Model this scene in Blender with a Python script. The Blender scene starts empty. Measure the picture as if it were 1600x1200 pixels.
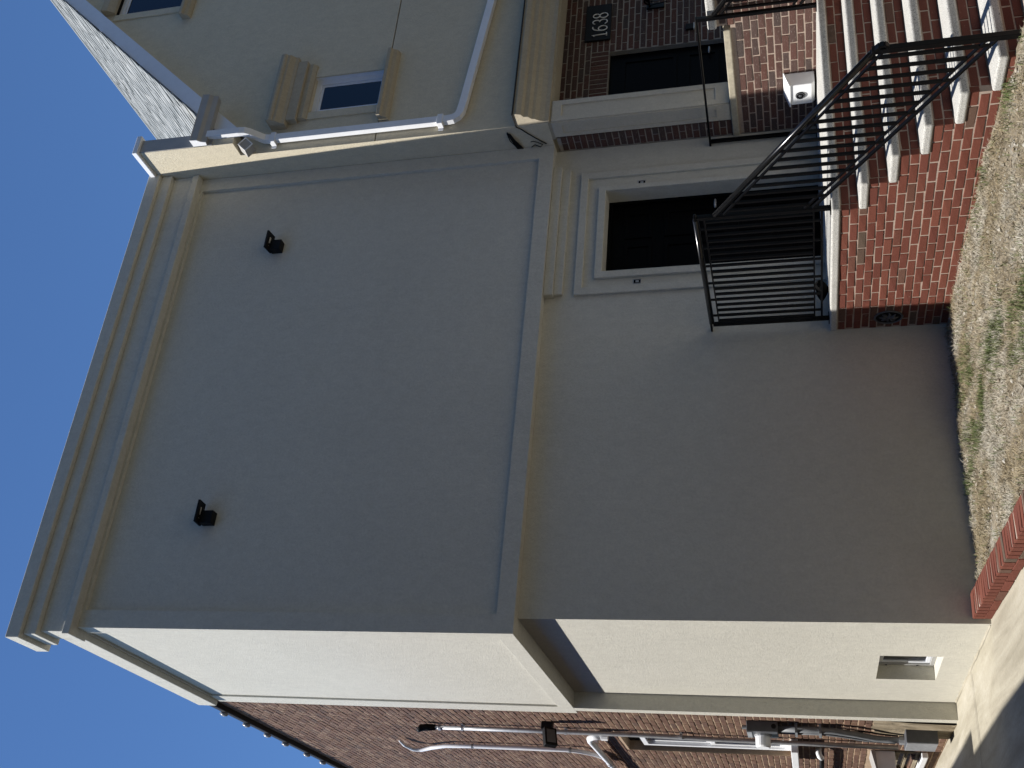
import bpy, bmesh, math, random
from mathutils import Vector, Matrix, noise

random.seed(7)
S = bpy.context.scene
COL = S.collection
R = math.radians

# ------------------------------------------------------------------ camera
yaw, pitch, roll = 0.5174, 0.2520, -0.0446
cy_, sy_, cp_, sp_ = math.cos(yaw), math.sin(yaw), math.cos(pitch), math.sin(pitch)
FWD = Vector((sy_*cp_, cy_*cp_, sp_))
RGT = Vector((cy_, -sy_, 0))
UPV = RGT.cross(FWD)
cr_, sr_ = math.cos(roll), math.sin(roll)
RG, UP = RGT*cr_ + UPV*sr_, RGT*(-sr_) + UPV*cr_
CAM = Vector((-2.4333, -8.4763, 0.3491))
cam_d = bpy.data.cameras.new("camera")
cam_d.sensor_width = 36
cam_d.lens = 36*1693.0/1600
cam_d.clip_end = 2000
cam = bpy.data.objects.new("camera", cam_d)
COL.objects.link(cam)
# the photograph was taken with the phone turned on its side: up in the world is left in the picture
cx, cyv, cz = -UP, RG, -FWD
cam.matrix_world = Matrix(((cx.x, cyv.x, cz.x, CAM.x), (cx.y, cyv.y, cz.y, CAM.y), (cx.z, cyv.z, cz.z, CAM.z), (0, 0, 0, 1)))
S.camera = cam

# ------------------------------------------------------------------ sky, sun, exposure
SUN_EL, SUN_TH = R(63.0), R(4.7)
SUN_DIR = Vector((-math.cos(SUN_EL)*math.cos(SUN_TH), math.cos(SUN_EL)*math.sin(SUN_TH), math.sin(SUN_EL)))
w = bpy.data.worlds.new("World")
S.world = w
w.use_nodes = True
nt = w.node_tree
bg = nt.nodes["Background"]
sky = nt.nodes.new("ShaderNodeTexSky")
sky.sky_type = 'NISHITA'
sky.sun_disc = False
sky.sun_elevation = SUN_EL
sky.sun_rotation = math.atan2(SUN_DIR.x, SUN_DIR.y)
sky.air_density = 1.0
sky.dust_density = 0.0
sky.ozone_density = 10.0
tint = nt.nodes.new("ShaderNodeMix")
tint.data_type = 'RGBA'
tint.blend_type = 'MULTIPLY'
tint.inputs[0].default_value = 1.0
tint.inputs[7].default_value = (0.92, 1.02, 1.09, 1)      # the deep blue of the clear sky, the same in every direction
nt.links.new(sky.outputs[0], tint.inputs[6])
nt.links.new(tint.outputs[2], bg.inputs[0])
bg.inputs[1].default_value = 0.088
sl = bpy.data.lights.new("sun", 'SUN')
sl.energy = 5.0
sl.angle = R(0.5)
sl.color = (1.0, 0.96, 0.905)
sun = bpy.data.objects.new("sun", sl)
COL.objects.link(sun)
sun.location = (-12, 2, 25)
sun.rotation_euler = SUN_DIR.to_track_quat('Z', 'Y').to_euler()
S.view_settings.view_transform = 'Standard'
S.view_settings.look = 'None'
S.view_settings.gamma = 1
S.view_settings.use_curve_mapping = False
S.view_settings.exposure = 0.56

# ------------------------------------------------------------------ helpers
WL = {}            # world location of each object's origin (all unrotated while building)


def tag(o, label=None, cat=None, group=None, kind=None):
    if label: o["label"] = label
    if cat: o["category"] = cat
    if group: o["group"] = group
    if kind: o["kind"] = kind
    return o


def thing(name, loc, label, cat, group=None):
    o = bpy.data.objects.new(name, None)
    o.empty_display_size = 0.2
    o.location = loc
    COL.objects.link(o)
    WL[o.name] = Vector(loc)
    return tag(o, label, cat, group)


class MB:
    """collects geometry in world coordinates and links it as one mesh object"""
    def __init__(s):
        s.v, s.f = [], []

    def add(s, vs, fs):
        n = len(s.v)
        s.v += [tuple(v) for v in vs]
        s.f += [tuple(i+n for i in f) for f in fs]
        return s

    def box(s, x0, x1, y0, y1, z0, z1):
        vs = [(x, y, z) for x in (x0, x1) for y in (y0, y1) for z in (z0, z1)]
        return s.add(vs, [(0, 1, 3, 2), (4, 6, 7, 5), (0, 4, 5, 1), (2, 3, 7, 6), (0, 2, 6, 4), (1, 5, 7, 3)])

    def prism(s, poly, axis, a0, a1):
        """polygon in the plane of the two other axes (cyclic order), swept along axis"""
        n = len(poly)
        def P(p, a):
            return {'X': (a, p[0], p[1]), 'Y': (p[0], a, p[1]), 'Z': (p[0], p[1], a)}[axis]
        vs = [P(p, a0) for p in poly] + [P(p, a1) for p in poly]
        return s.add(vs, [tuple(range(n))[::-1], tuple(range(n, 2*n))] + [(i, (i+1) % n, n+(i+1) % n, n+i) for i in range(n)])

    def sheet(s, axis, at, th, u0, u1, v0, v1, holes=(), outer=True):
        """slab in the plane axis=at reaching back by th (signed), with rectangular holes (u0,u1,v0,v1) cut through"""
        us = sorted({u0, u1, *[h[0] for h in holes], *[h[1] for h in holes]})
        vs_ = sorted({v0, v1, *[h[2] for h in holes], *[h[3] for h in holes]})
        def P(u, v, d):
            return (at+d, u, v) if axis == 'X' else (u, at+d, v)
        solid = lambda i, j: (0 <= i < len(us)-1 and 0 <= j < len(vs_)-1 and not any(
            h[0]-1e-6 <= us[i] and us[i+1] <= h[1]+1e-6 and h[2]-1e-6 <= vs_[j] and vs_[j+1] <= h[3]+1e-6 for h in holes))
        idx = {}
        V, F = [], []
        def I(i, j, k):
            key = (i, j, k)
            if key not in idx:
                idx[key] = len(V)
                V.append(P(us[i], vs_[j], th if k else 0))
            return idx[key]
        for i in range(len(us)-1):
            for j in range(len(vs_)-1):
                if not solid(i, j): continue
                F.append((I(i, j, 0), I(i+1, j, 0), I(i+1, j+1, 0), I(i, j+1, 0)))
                F.append((I(i, j, 1), I(i, j+1, 1), I(i+1, j+1, 1), I(i+1, j, 1)))
                for (di, dj, a, b) in ((-1, 0, (i, j), (i, j+1)), (1, 0, (i+1, j+1), (i+1, j)), (0, -1, (i+1, j), (i, j)), (0, 1, (i, j+1), (i+1, j+1))):
                    if not solid(i+di, j+dj):
                        F.append((I(*a, 0), I(*b, 0), I(*b, 1), I(*a, 1)))
        return s.add(V, F)

    def ring(s, axis, at, th, u0, u1, v0, v1, wl, wr, wb, wt):
        """flat frame of the given widths (left, right, bottom, top), standing out by th from at"""
        o = [(u0, v0), (u1, v0), (u1, v1), (u0, v1)]
        i = [(u0+wl, v0+wb), (u1-wr, v0+wb), (u1-wr, v1-wt), (u0+wl, v1-wt)]
        def P(p, d):
            return (at+d, p[0], p[1]) if axis == 'X' else (p[0], at+d, p[1])
        vs = [P(p, th) for p in o] + [P(p, th) for p in i] + [P(p, 0) for p in o] + [P(p, 0) for p in i]
        fs = []
        for k in range(4):
            l = (k+1) % 4
            fs += [(k, l, 4+l, 4+k), (8+k, 12+k, 12+l, 8+l), (k, 8+k, 8+l, l), (4+k, 4+l, 12+l, 12+k)]
        return s.add(vs, fs)

    def tube(s, pts, r, n=8, cap=True):
        pts = [Vector(p) for p in pts]
        m = len(pts)
        rings = []
        ref = None
        for i, p in enumerate(pts):
            t = (pts[min(i+1, m-1)] - pts[max(i-1, 0)]).normalized()
            if ref is None:
                ref = t.orthogonal().normalized()
            ref = (ref - t*ref.dot(t)).normalized()
            b = t.cross(ref)
            rr = r[i] if isinstance(r, (list, tuple)) else r
            rings.append([p + (ref*math.cos(2*math.pi*k/n) + b*math.sin(2*math.pi*k/n))*rr for k in range(n)])
        vs = [v for g in rings for v in g]
        fs = [(i*n+k, i*n+(k+1) % n, (i+1)*n+(k+1) % n, (i+1)*n+k) for i in range(m-1) for k in range(n)]
        if cap:
            fs += [tuple(range(n))[::-1], tuple(range((m-1)*n, m*n))]
        return s.add(vs, fs)

    def bar(s, a, b, wx, wz):
        """rectangular bar from a to b, lying in a plane X = const; wx thick in X, wz thick across"""
        a, b = Vector(a), Vector(b)
        t = (b-a).normalized()
        X = Vector((1, 0, 0))
        N = X.cross(t).normalized()
        vs = []
        for p in (a, b):
            for (i, j) in ((-1, -1), (1, -1), (1, 1), (-1, 1)):
                vs.append(p + X*(wx/2*i) + N*(wz/2*j))
        return s.add(vs, [(3, 2, 1, 0), (4, 5, 6, 7), (0, 1, 5, 4), (1, 2, 6, 5), (2, 3, 7, 6), (3, 0, 4, 7)])

    def build(s, name, mat, parent=None, smooth=False, bevel=0.0, seg=2, kind=None, label=None, loc=None):
        me = bpy.data.meshes.new(name)
        base = WL[parent.name] if parent else (Vector(loc) if loc else Vector((0, 0, 0)))
        me.from_pydata([tuple(Vector(v)-base) for v in s.v], [], s.f)
        bm = bmesh.new()
        bm.from_mesh(me)
        bmesh.ops.recalc_face_normals(bm, faces=bm.faces)
        bm.to_mesh(me)
        bm.free()
        me.materials.append(mat)
        if smooth:
            me.polygons.foreach_set("use_smooth", [True]*len(me.polygons))
        o = bpy.data.objects.new(name, me)
        COL.objects.link(o)
        if parent:
            o.parent = parent
        else:
            o.location = base
        WL[o.name] = base
        if bevel:
            md = o.modifiers.new("edge", 'BEVEL')
            md.width = bevel
            md.segments = seg
            md.limit_method = 'ANGLE'
            md.angle_limit = R(40)
            md.harden_normals = False
        if kind: o["kind"] = kind
        if label: o["label"] = label
        return o


def mat(name, base, rough=0.8, metal=0.0, spec=0.5):
    m = bpy.data.materials.new(name)
    m.use_nodes = True
    p = m.node_tree.nodes["Principled BSDF"]
    p.inputs["Base Color"].default_value = (*base, 1)
    p.inputs["Roughness"].default_value = rough
    p.inputs["Metallic"].default_value = metal
    p.inputs["Specular IOR Level"].default_value = spec
    return m


def N(m, t, **k):
    n = m.node_tree.nodes.new(t)
    for a, v in k.items():
        setattr(n, a, v)
    return n


def L(m, a, b):
    m.node_tree.links.new(a, b)


def tex(m, scale, detail=4, rough=0.55, stretch=(1, 1, 1), per_object=False, dist=0.0):
    tc = N(m, "ShaderNodeTexCoord")
    mp = N(m, "ShaderNodeMapping")
    mp.inputs["Scale"].default_value = stretch
    L(m, tc.outputs["Object"], mp.inputs["Vector"])
    n = N(m, "ShaderNodeTexNoise")
    n.inputs["Scale"].default_value = scale
    n.inputs["Detail"].default_value = detail
    n.inputs["Roughness"].default_value = rough
    n.inputs["Distortion"].default_value = dist
    src = mp.outputs[0]
    if per_object:
        oi = N(m, "ShaderNodeObjectInfo")
        ad = N(m, "ShaderNodeVectorMath", operation='ADD')
        sc = N(m, "ShaderNodeMath", operation='MULTIPLY')
        sc.inputs[1].default_value = 37.0
        L(m, oi.outputs["Random"], sc.inputs[0])
        L(m, mp.outputs[0], ad.inputs[0])
        L(m, sc.outputs[0], ad.inputs[1])
        src = ad.outputs[0]
    L(m, src, n.inputs["Vector"])
    return n.outputs["Fac"]


def ramp(m, fac, stops, interp='LINEAR'):
    r = N(m, "ShaderNodeValToRGB")
    r.color_ramp.interpolation = interp
    e = r.color_ramp.elements
    while len(e) < len(stops):
        e.new(0.5)
    for k, (p, c) in enumerate(stops):
        e[k].position = p
        e[k].color = (*c, 1) if len(c) == 3 else c
    L(m, fac, r.inputs[0])
    return r.outputs[0]


def mix(m, fac, a, b, mode='MIX'):
    x = N(m, "ShaderNodeMix", data_type='RGBA', blend_type=mode)
    if isinstance(fac, (int, float)): x.inputs[0].default_value = fac
    else: L(m, fac, x.inputs[0])
    for sock, val in ((x.inputs[6], a), (x.inputs[7], b)):
        if isinstance(val, tuple): sock.default_value = (*val, 1)
        else: L(m, val, sock)
    return x.outputs[2]


def bump(m, h, strength=0.2, dist=0.01, prev=None):
    b = N(m, "ShaderNodeBump")
    b.inputs["Strength"].default_value = strength
    b.inputs["Distance"].default_value = dist
    L(m, h, b.inputs["Height"])
    if prev is not None: L(m, prev, b.inputs["Normal"])
    return b.outputs[0]


def put(m, color=None, normal=None, rough=None):
    p = m.node_tree.nodes["Principled BSDF"]
    if color is not None: L(m, color, p.inputs["Base Color"])
    if normal is not None: L(m, normal, p.inputs["Normal"])
    if rough is not None: L(m, rough, p.inputs["Roughness"])
    return m


def stucco(name, c, var=0.07, grain=230, gs=0.35):
    m = mat(name, c, 0.92, spec=0.25)
    big = tex(m, 0.9, 4, 0.5)
    mid = tex(m, 14.0, 6, 0.68, (1, 1, 0.6), dist=0.5)
    grit = tex(m, 40.0, 5, 0.8)
    fine = tex(m, grain, 3, 0.7)
    lo = tuple(x*(1-var*0.35) for x in c)
    hi = tuple(min(1, x*(1+var*0.35)) for x in c)
    a = ramp(m, big, [(0.3, lo), (0.7, hi)])
    b = ramp(m, mid, [(0.3, (1-var*1.2,)*3), (0.7, (1+var*0.5,)*3)])
    d = ramp(m, fine, [(0.35, (0.90,)*3), (0.6, (1.03,)*3)])
    col = mix(m, 1.0, mix(m, 1.0, a, b, 'MULTIPLY'), d, 'MULTIPLY')
    col = mix(m, 1.0, col, ramp(m, grit, [(0.32, (0.90,)*3), (0.68, (1.05,)*3)]), 'MULTIPLY')
    nm = bump(m, fine, gs, 0.003)
    nm = bump(m, grit, 0.55, 0.010, nm)
    nm = bump(m, mid, 0.10, 0.012, nm)
    return put(m, col, nm)


def brickmat(name, cols, speck=(0.45, 0.40, 0.34), speck_at=0.69, rough=0.85):
    m = mat(name, cols[0], rough, spec=0.3)
    oi = N(m, "ShaderNodeObjectInfo")
    ge = N(m, "ShaderNodeNewGeometry")
    s1 = N(m, "ShaderNodeMath", operation='MULTIPLY_ADD')
    s1.inputs[1].default_value = 3.71
    L(m, oi.outputs["Random"], s1.inputs[0])
    s2 = N(m, "ShaderNodeMath", operation='MULTIPLY')
    s2.inputs[1].default_value = 5.13
    L(m, ge.outputs["Random Per Island"], s2.inputs[0])
    L(m, s2.outputs[0], s1.inputs[2])
    fr = N(m, "ShaderNodeMath", operation='FRACT')
    L(m, s1.outputs[0], fr.inputs[0])
    k = len(cols)
    c = ramp(m, fr.outputs[0], [(i/max(1, k-1), cols[i]) for i in range(k)])
    n1 = tex(m, 30, 4, 0.65, per_object=True)
    n2 = tex(m, 7, 5, 0.65, per_object=True)
    c = mix(m, 1.0, c, ramp(m, n1, [(0.3, (0.72,)*3), (0.7, (1.18,)*3)]), 'MULTIPLY')
    c = mix(m, ramp(m, n2, [(speck_at-0.05, (0, 0, 0)), (speck_at+0.12, (0.55,)*3)]), c, speck)
    nm = bump(m, tex(m, 120, 4, 0.7, per_object=True), 0.5, 0.003)
    return put(m, c, nm)


def noisy(name, c, rough=0.8, var=0.12, scale=25, bs=0.2, bd=0.005, metal=0.0, stretch=(1, 1, 1), spec=0.4):
    m = mat(name, c, rough, metal, spec)
    n = tex(m, scale, 5, 0.6, stretch)
    n2 = tex(m, scale*0.13, 4, 0.6, stretch)
    a = ramp(m, n, [(0.3, tuple(x*(1-var) for x in c)), (0.7, tuple(min(1, x*(1+var)) for x in c))])
    b = ramp(m, n2, [(0.3, (1-var,)*3), (0.7, (1+var*0.5,)*3)])
    return put(m, mix(m, 1.0, a, b, 'MULTIPLY'), bump(m, n, bs, bd))


# ------------------------------------------------------------------ materials
M = {}
M['gray'] = stucco("gray_stucco", (0.575, 0.558, 0.485))
M['beige'] = stucco("beige_stucco", (0.65, 0.585, 0.44), 0.08, 120, 0.6)
M['tan'] = stucco("tan_trim", (0.45, 0.395, 0.295), 0.08, 200, 0.25)
M['column'] = stucco("column_render", (0.56, 0.52, 0.43), 0.05, 220, 0.2)
M['red_brick'] = brickmat("red_brick", [(0.135, 0.039, 0.024), (0.155, 0.047, 0.029), (0.122, 0.035, 0.023), (0.142, 0.042, 0.026), (0.165, 0.053, 0.033), (0.127, 0.038, 0.025), (0.148, 0.043, 0.027), (0.13, 0.041, 0.026), (0.16, 0.049, 0.031), (0.095, 0.07, 0.05), (0.138, 0.041, 0.025), (0.13, 0.039, 0.025), (0.15, 0.045, 0.028)], (0.45, 0.36, 0.29), 0.69)
M['porch_brick'] = brickmat("porch_brick", [(0.088, 0.045, 0.036), (0.10, 0.047, 0.036), (0.066, 0.045, 0.040), (0.105, 0.046, 0.034), (0.084, 0.041, 0.033), (0.062, 0.049, 0.044), (0.095, 0.049, 0.039)], (0.42, 0.36, 0.31), 0.63)
M['old_brick'] = brickmat("old_brick", [(0.15, 0.083, 0.056), (0.13, 0.073, 0.051), (0.17, 0.098, 0.064), (0.105, 0.064, 0.047), (0.155, 0.084, 0.056), (0.185, 0.112, 0.072), (0.135, 0.073, 0.05)], (0.30, 0.22, 0.15), 0.70)
M['pale_mortar'] = noisy("pale_mortar", (0.36, 0.28, 0.225), 0.95, 0.15, 60)
M['gray_mortar'] = noisy("gray_mortar", (0.33, 0.30, 0.26), 0.95, 0.15, 60)
M['tan_mortar'] = noisy("tan_mortar", (0.42, 0.31, 0.21), 0.95, 0.15, 60)
M['black'] = noisy("black_paint", (0.0025, 0.0025, 0.003), 0.4, 0.2, 40, 0.05, 0.002, spec=0.16)
M['gloss'] = noisy("gloss_black_paint", (0.004, 0.004, 0.0045), 0.22, 0.2, 40, 0.05, 0.002, spec=0.6)
M['black_dull'] = noisy("black_plastic", (0.005, 0.005, 0.0055), 0.6, 0.2, 60, 0.05, spec=0.2)
M['door'] = noisy("door_paint", (0.0022, 0.0022, 0.0026), 0.5, 0.2, 20, 0.05, spec=0.05)
M['white'] = noisy("white_paint", (0.78, 0.79, 0.80), 0.4, 0.04, 12, 0.03)
M['white_vinyl'] = noisy("white_vinyl", (0.72, 0.75, 0.80), 0.35, 0.03, 12, 0.02)
M['vinyl_shaded'] = noisy("shaded_vinyl", (0.34, 0.34, 0.33), 0.45, 0.06, 12, 0.03)  # gray holds the shade of the deep basement window recess
M['alu'] = noisy("gutter_aluminium", (0.36, 0.35, 0.33), 0.45, 0.06, 10, 0.03)
M['galv'] = noisy("galvanised_steel", (0.42, 0.43, 0.44), 0.45, 0.15, 25, 0.05, metal=0.35)
M['pvc'] = noisy("gray_conduit", (0.20, 0.21, 0.22), 0.5, 0.1, 18, 0.05)
M['meter'] = noisy("meter_box", (0.075, 0.078, 0.085), 0.5, 0.12, 18, 0.04)
M['glass'] = mat("dark_glass", (0.003, 0.005, 0.011), 0.05, spec=0.38)
M['clear'] = mat("lantern_glass", (0.30, 0.30, 0.29), 0.2)
M['digit'] = mat("number_paint", (0.80, 0.80, 0.78), 0.5)
M['dark'] = mat("dark_void", (0.005, 0.005, 0.005), 0.9, spec=0.05)
M['tar'] = noisy("roof_edging", (0.014, 0.013, 0.013), 0.7, 0.2, 30)
M['lens'] = mat("lamp_lens", (0.55, 0.54, 0.50), 0.3)

m = mat("granite", (0.6, 0.58, 0.53), 0.75, spec=0.35)
g1 = tex(m, 150, 2, 0.6)
g2 = tex(m, 110, 3, 0.7)
c = ramp(m, g1, [(0.34, (0.15, 0.145, 0.14)), (0.44, (0.44, 0.43, 0.40)), (0.62, (0.56, 0.55, 0.505))])
c = mix(m, 1.0, c, ramp(m, g2, [(0.3, (0.8,)*3), (0.65, (1.08,)*3)]), 'MULTIPLY')
c = mix(m, 1.0, c, ramp(m, tex(m, 5, 4), [(0.3, (0.88,)*3), (0.7, (1.05,)*3)]), 'MULTIPLY')
M['granite'] = put(m, c, bump(m, g2, 0.25, 0.004))
M['bluestone'] = noisy("bluestone_coping", (0.40, 0.36, 0.27), 0.85, 0.18, 22, 0.25)

m = mat("driveway_concrete", (0.42, 0.39, 0.32), 0.9, spec=0.25)
a = tex(m, 2.2, 6, 0.65, (2.6, 0.35, 1), dist=0.4)
b = tex(m, 34, 5, 0.75, (1, 3.5, 1))
c = ramp(m, a, [(0.28, (0.25, 0.225, 0.17)), (0.5, (0.35, 0.32, 0.25)), (0.72, (0.43, 0.40, 0.33))])
c = mix(m, 1.0, c, ramp(m, b, [(0.3, (0.80,)*3), (0.65, (1.08,)*3)]), 'MULTIPLY')
c = mix(m, ramp(m, tex(m, 9, 6, 0.75), [(0.62, (0, 0, 0)), (0.75, (0.5,)*3)]), c, (0.22, 0.19, 0.14))
M['concrete'] = put(m, c, bump(m, b, 0.3, 0.004))

m = mat("soil", (0.24, 0.20, 0.14), 0.95, spec=0.15)
a = tex(m, 3.0, 6, 0.7)
b = tex(m, 45, 5, 0.75)
c = ramp(m, a, [(0.3, (0.16, 0.13, 0.085)), (0.5, (0.25, 0.21, 0.15)), (0.7, (0.40, 0.38, 0.33))])
c = mix(m, 1.0, c, ramp(m, b, [(0.3, (0.55,)*3), (0.65, (1.15,)*3)]), 'MULTIPLY')
M['soil'] = put(m, c, bump(m, b, 0.8, 0.02))


def islands(name, cols, rough=0.9):
    mm = mat(name, cols[0], rough, spec=0.2)
    ge = N(mm, "ShaderNodeNewGeometry")
    k = len(cols)
    return put(mm, ramp(mm, ge.outputs["Random Per Island"], [(i/(k-1), cols[i]) for i in range(k)]))


m = mat("dead_thatch", (0.35, 0.3, 0.2), 0.95, spec=0.15)
ge = N(m, "ShaderNodeNewGeometry")
ca = ramp(m, ge.outputs["Random Per Island"], [(0, (0.17, 0.13, 0.075)), (0.35, (0.29, 0.235, 0.145)), (0.7, (0.23, 0.185, 0.115)), (1, (0.37, 0.32, 0.225))])
cb_ = ramp(m, ge.outputs["Random Per Island"], [(0, (0.30, 0.275, 0.22)), (0.4, (0.45, 0.42, 0.35)), (0.7, (0.35, 0.315, 0.25)), (1, (0.54, 0.51, 0.44))])
M['thatch'] = put(m, mix(m, ramp(m, tex(m, 1.7, 4, 0.65, (2.2, 0.8, 1)), [(0.47, (0, 0, 0)), (0.60, (0.95,)*3)]), ca, cb_))
M['grass'] = islands("green_grass", [(0.08, 0.115, 0.035), (0.11, 0.14, 0.05), (0.065, 0.095, 0.03), (0.18, 0.18, 0.085), (0.10, 0.13, 0.045)])
M['crumb'] = islands("soil_crumbs", [(0.20, 0.16, 0.11), (0.32, 0.28, 0.21), (0.45, 0.43, 0.38), (0.26, 0.21, 0.15), (0.12, 0.10, 0.075), (0.38, 0.34, 0.27)])
m = mat("shingle", (0.3, 0.32, 0.33), 0.9, spec=0.2)
oi = N(m, "ShaderNodeObjectInfo"); ge = N(m, "ShaderNodeNewGeometry")
ad = N(m, "ShaderNodeMath", operation='ADD'); fr = N(m, "ShaderNodeMath", operation='FRACT')
L(m, oi.outputs["Random"], ad.inputs[0]); L(m, ge.outputs["Random Per Island"], ad.inputs[1]); L(m, ad.outputs[0], fr.inputs[0])
c = ramp(m, fr.outputs[0], [(0, (0.17, 0.185, 0.185)), (0.25, (0.28, 0.295, 0.29)), (0.5, (0.21, 0.225, 0.225)), (0.75, (0.33, 0.34, 0.33)), (1, (0.19, 0.205, 0.205))])
sn = tex(m, 150, 3, 0.7)
c = mix(m, 1.0, c, ramp(m, sn, [(0.3, (0.75,)*3), (0.65, (1.12,)*3)]), 'MULTIPLY')
M['shingle'] = put(m, c, bump(m, sn, 0.4, 0.004))
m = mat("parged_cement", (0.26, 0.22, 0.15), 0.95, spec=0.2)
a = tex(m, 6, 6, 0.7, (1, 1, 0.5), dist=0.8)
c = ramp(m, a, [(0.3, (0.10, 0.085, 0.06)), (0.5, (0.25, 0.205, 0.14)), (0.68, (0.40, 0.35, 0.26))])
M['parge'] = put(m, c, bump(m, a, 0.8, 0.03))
M['asphalt'] = noisy("asphalt", (0.10, 0.095, 0.09), 0.92, 0.2, 60, 0.3)
M['walk'] = noisy("sidewalk_concrete", (0.32, 0.30, 0.27), 0.92, 0.12, 14, 0.2)
M['earth'] = noisy("open_ground", (0.14, 0.131, 0.108), 0.95, 0.2, 3, 0.3)

# ------------------------------------------------------------------ pieces (bricks, shingles): shared meshes, one object each


def unit_brick(mm, name, seed, ch=(0.018, 0.05), wob=0.012):
    """x = length, y = depth (front at -0.5), z = height; chamfered at the face, a little uneven"""
    rr = random.Random(seed)
    a, b = ch
    j = lambda s: (rr.random()-0.5)*2*s
    back = [(-.5, .5, -.5), (.5, .5, -.5), (.5, .5, .5), (-.5, .5, .5)]
    mid = [(x, -.38+j(.04), z) for (x, _, z) in back]
    fr = [(-.5+a+j(wob), -.5+j(.05), -.5+b+j(wob*2)), (.5-a+j(wob), -.5+j(.05), -.5+b+j(wob*2)),
          (.5-a+j(wob), -.5+j(.05), .5-b+j(wob*2)), (-.5+a+j(wob), -.5+j(.05), .5-b+j(wob*2))]
    vs = back + mid + fr
    fs = [(8, 9, 10, 11)]
    for k in range(4):
        l = (k+1) % 4
        fs += [(4+k, 4+l, 8+l, 8+k), (k, l, 4+l, 4+k)]
    me = bpy.data.meshes.new(name)
    me.from_pydata(vs, [], fs)
    bm = bmesh.new(); bm.from_mesh(me)
    bmesh.ops.recalc_face_normals(bm, faces=bm.faces)
    # open at the back: make sure the face looks outwards
    bm.faces.ensure_lookup_table()
    if bm.faces[0].normal.y > 0:
        bmesh.ops.reverse_faces(bm, faces=bm.faces)
    bm.to_mesh(me); bm.free()
    me.materials.append(mm)
    return me


_units = {}


def units(mm, nm):
    if (mm.name, nm) not in _units:
        _units[(mm.name, nm)] = [unit_brick(mm, nm, 11+i) for i in range(6)]
    return _units[(mm.name, nm)]


def pieces(items, mm, parent, name="brick", limit=300, rest_name=None):
    """items: (centre, length axis, outward axis, up axis, (length, depth, height)); the nearest become objects, the others one mesh"""
    us = units(mm, name)
    base = WL[parent.name]
    items = sorted(items, key=lambda it: (Vector(it[0])-CAM).length)
    rest = MB()
    rr = random.Random(len(items))
    for n, (c, ax, out, up, sz) in enumerate(items):
        ax, out, up = Vector(ax), Vector(out), Vector(up)
        if ax.cross(-out).dot(up) < 0:
            ax = -ax
        j = lambda s: (rr.random()-0.5)*2*s
        c = Vector(c) + out*j(0.0022) + up*j(0.0012)
        ax2 = (ax + up*j(0.006) + out*j(0.006)).normalized()
        mtx = Matrix.Translation(c-base) @ Matrix((ax2, -out, up)).transposed().to_4x4() @ Matrix.Diagonal((*sz, 1))
        me = us[rr.randrange(len(us))]
        if n < limit:
            o = bpy.data.objects.new(name, me)
            COL.objects.link(o)
            o.parent = parent
            o.matrix_basis = mtx
        else:
            mw = Matrix.Translation(base) @ mtx
            rest.add([mw @ v.co for v in me.vertices], [tuple(p.vertices) for p in me.polygons])
    if rest.v:
        rest.build(rest_name or name+"_field", mm, parent, kind="stuff")


BL, BH, BJ = 0.2030, 0.0562, 0.0102      # brick length, height, joint
PITCH = BL+BJ


def courses(face, rows, along, spans, depth=0.05, off=0.0):
    """running bond. face: function (a, z) -> centre point of the face; rows: [z bottoms]; spans(row index, z) -> [(a0,a1)];
    along/out in face.axes"""
    items = []
    ax, out = along
    for k, z in enumerate(rows):
        h = BH
        for (a0, a1) in spans(k, z):
            a = math.floor(a0/PITCH)*PITCH - PITCH + (PITCH/2 if k % 2 else 0) + off
            while a < a1:
                b0, b1 = max(a, a0+BJ/2), min(a+BL, a1-BJ/2)
                if b1-b0 > 0.02:
                    p = Vector(face((b0+b1)/2, z+h/2)) - Vector(out)*(depth/2)
                    items.append((p, ax, out, (0, 0, 1), (b1-b0, depth, h)))
                a += PITCH
    return items


# ================================================================== GROUND
GZ = -1.012


def drive_z(y):
    return GZ + 0.048*y if y < 0 else GZ


def grid(name, x0, x1, y0, y1, nx, ny, zf, m, kind="structure", smooth=True):
    b = MB()
    vs = [(x0+(x1-x0)*i/nx, y0+(y1-y0)*j/ny) for j in range(ny+1) for i in range(nx+1)]
    b.add([(x, y, zf(x, y)) for x, y in vs], [(j*(nx+1)+i, j*(nx+1)+i+1, (j+1)*(nx+1)+i+1, (j+1)*(nx+1)+i) for j in range(ny) for i in range(nx)])
    return b.build(name, m, smooth=smooth, kind=kind)


def ground_z(x, y):
    return -1.75 if y < -11 else -1.75+0.0*(y+11)


grid("ground", -300, 300, -300, 300, 4, 4, lambda x, y: -1.78, M['earth'])
grid("road", -120, 120, -20, -12.2, 2, 2, lambda x, y: -1.70, M['asphalt'])
b = MB(); b.box(-60, 60, -12.2, -10.2, -1.9, -1.56); b.build("pavement", M['walk'], kind="structure", bevel=0.01)


def bed_z(x, y):
    z = -0.962 + 0.022*y if y > -2.2 else -0.962-0.0484+0.075*(y+2.2)
    if x < 0.75:
        z += (0.75-x)*(0.02+0.03*min(1, -y/1.2))
    h = noise.noise((x*2.2, y*2.2, 0))*0.016 + noise.noise((x*7, y*7, 3))*0.016 + noise.noise((x*21, y*21, 5))*0.012 + noise.noise((x*48, y*48, 8))*0.003
    return z + h


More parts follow.
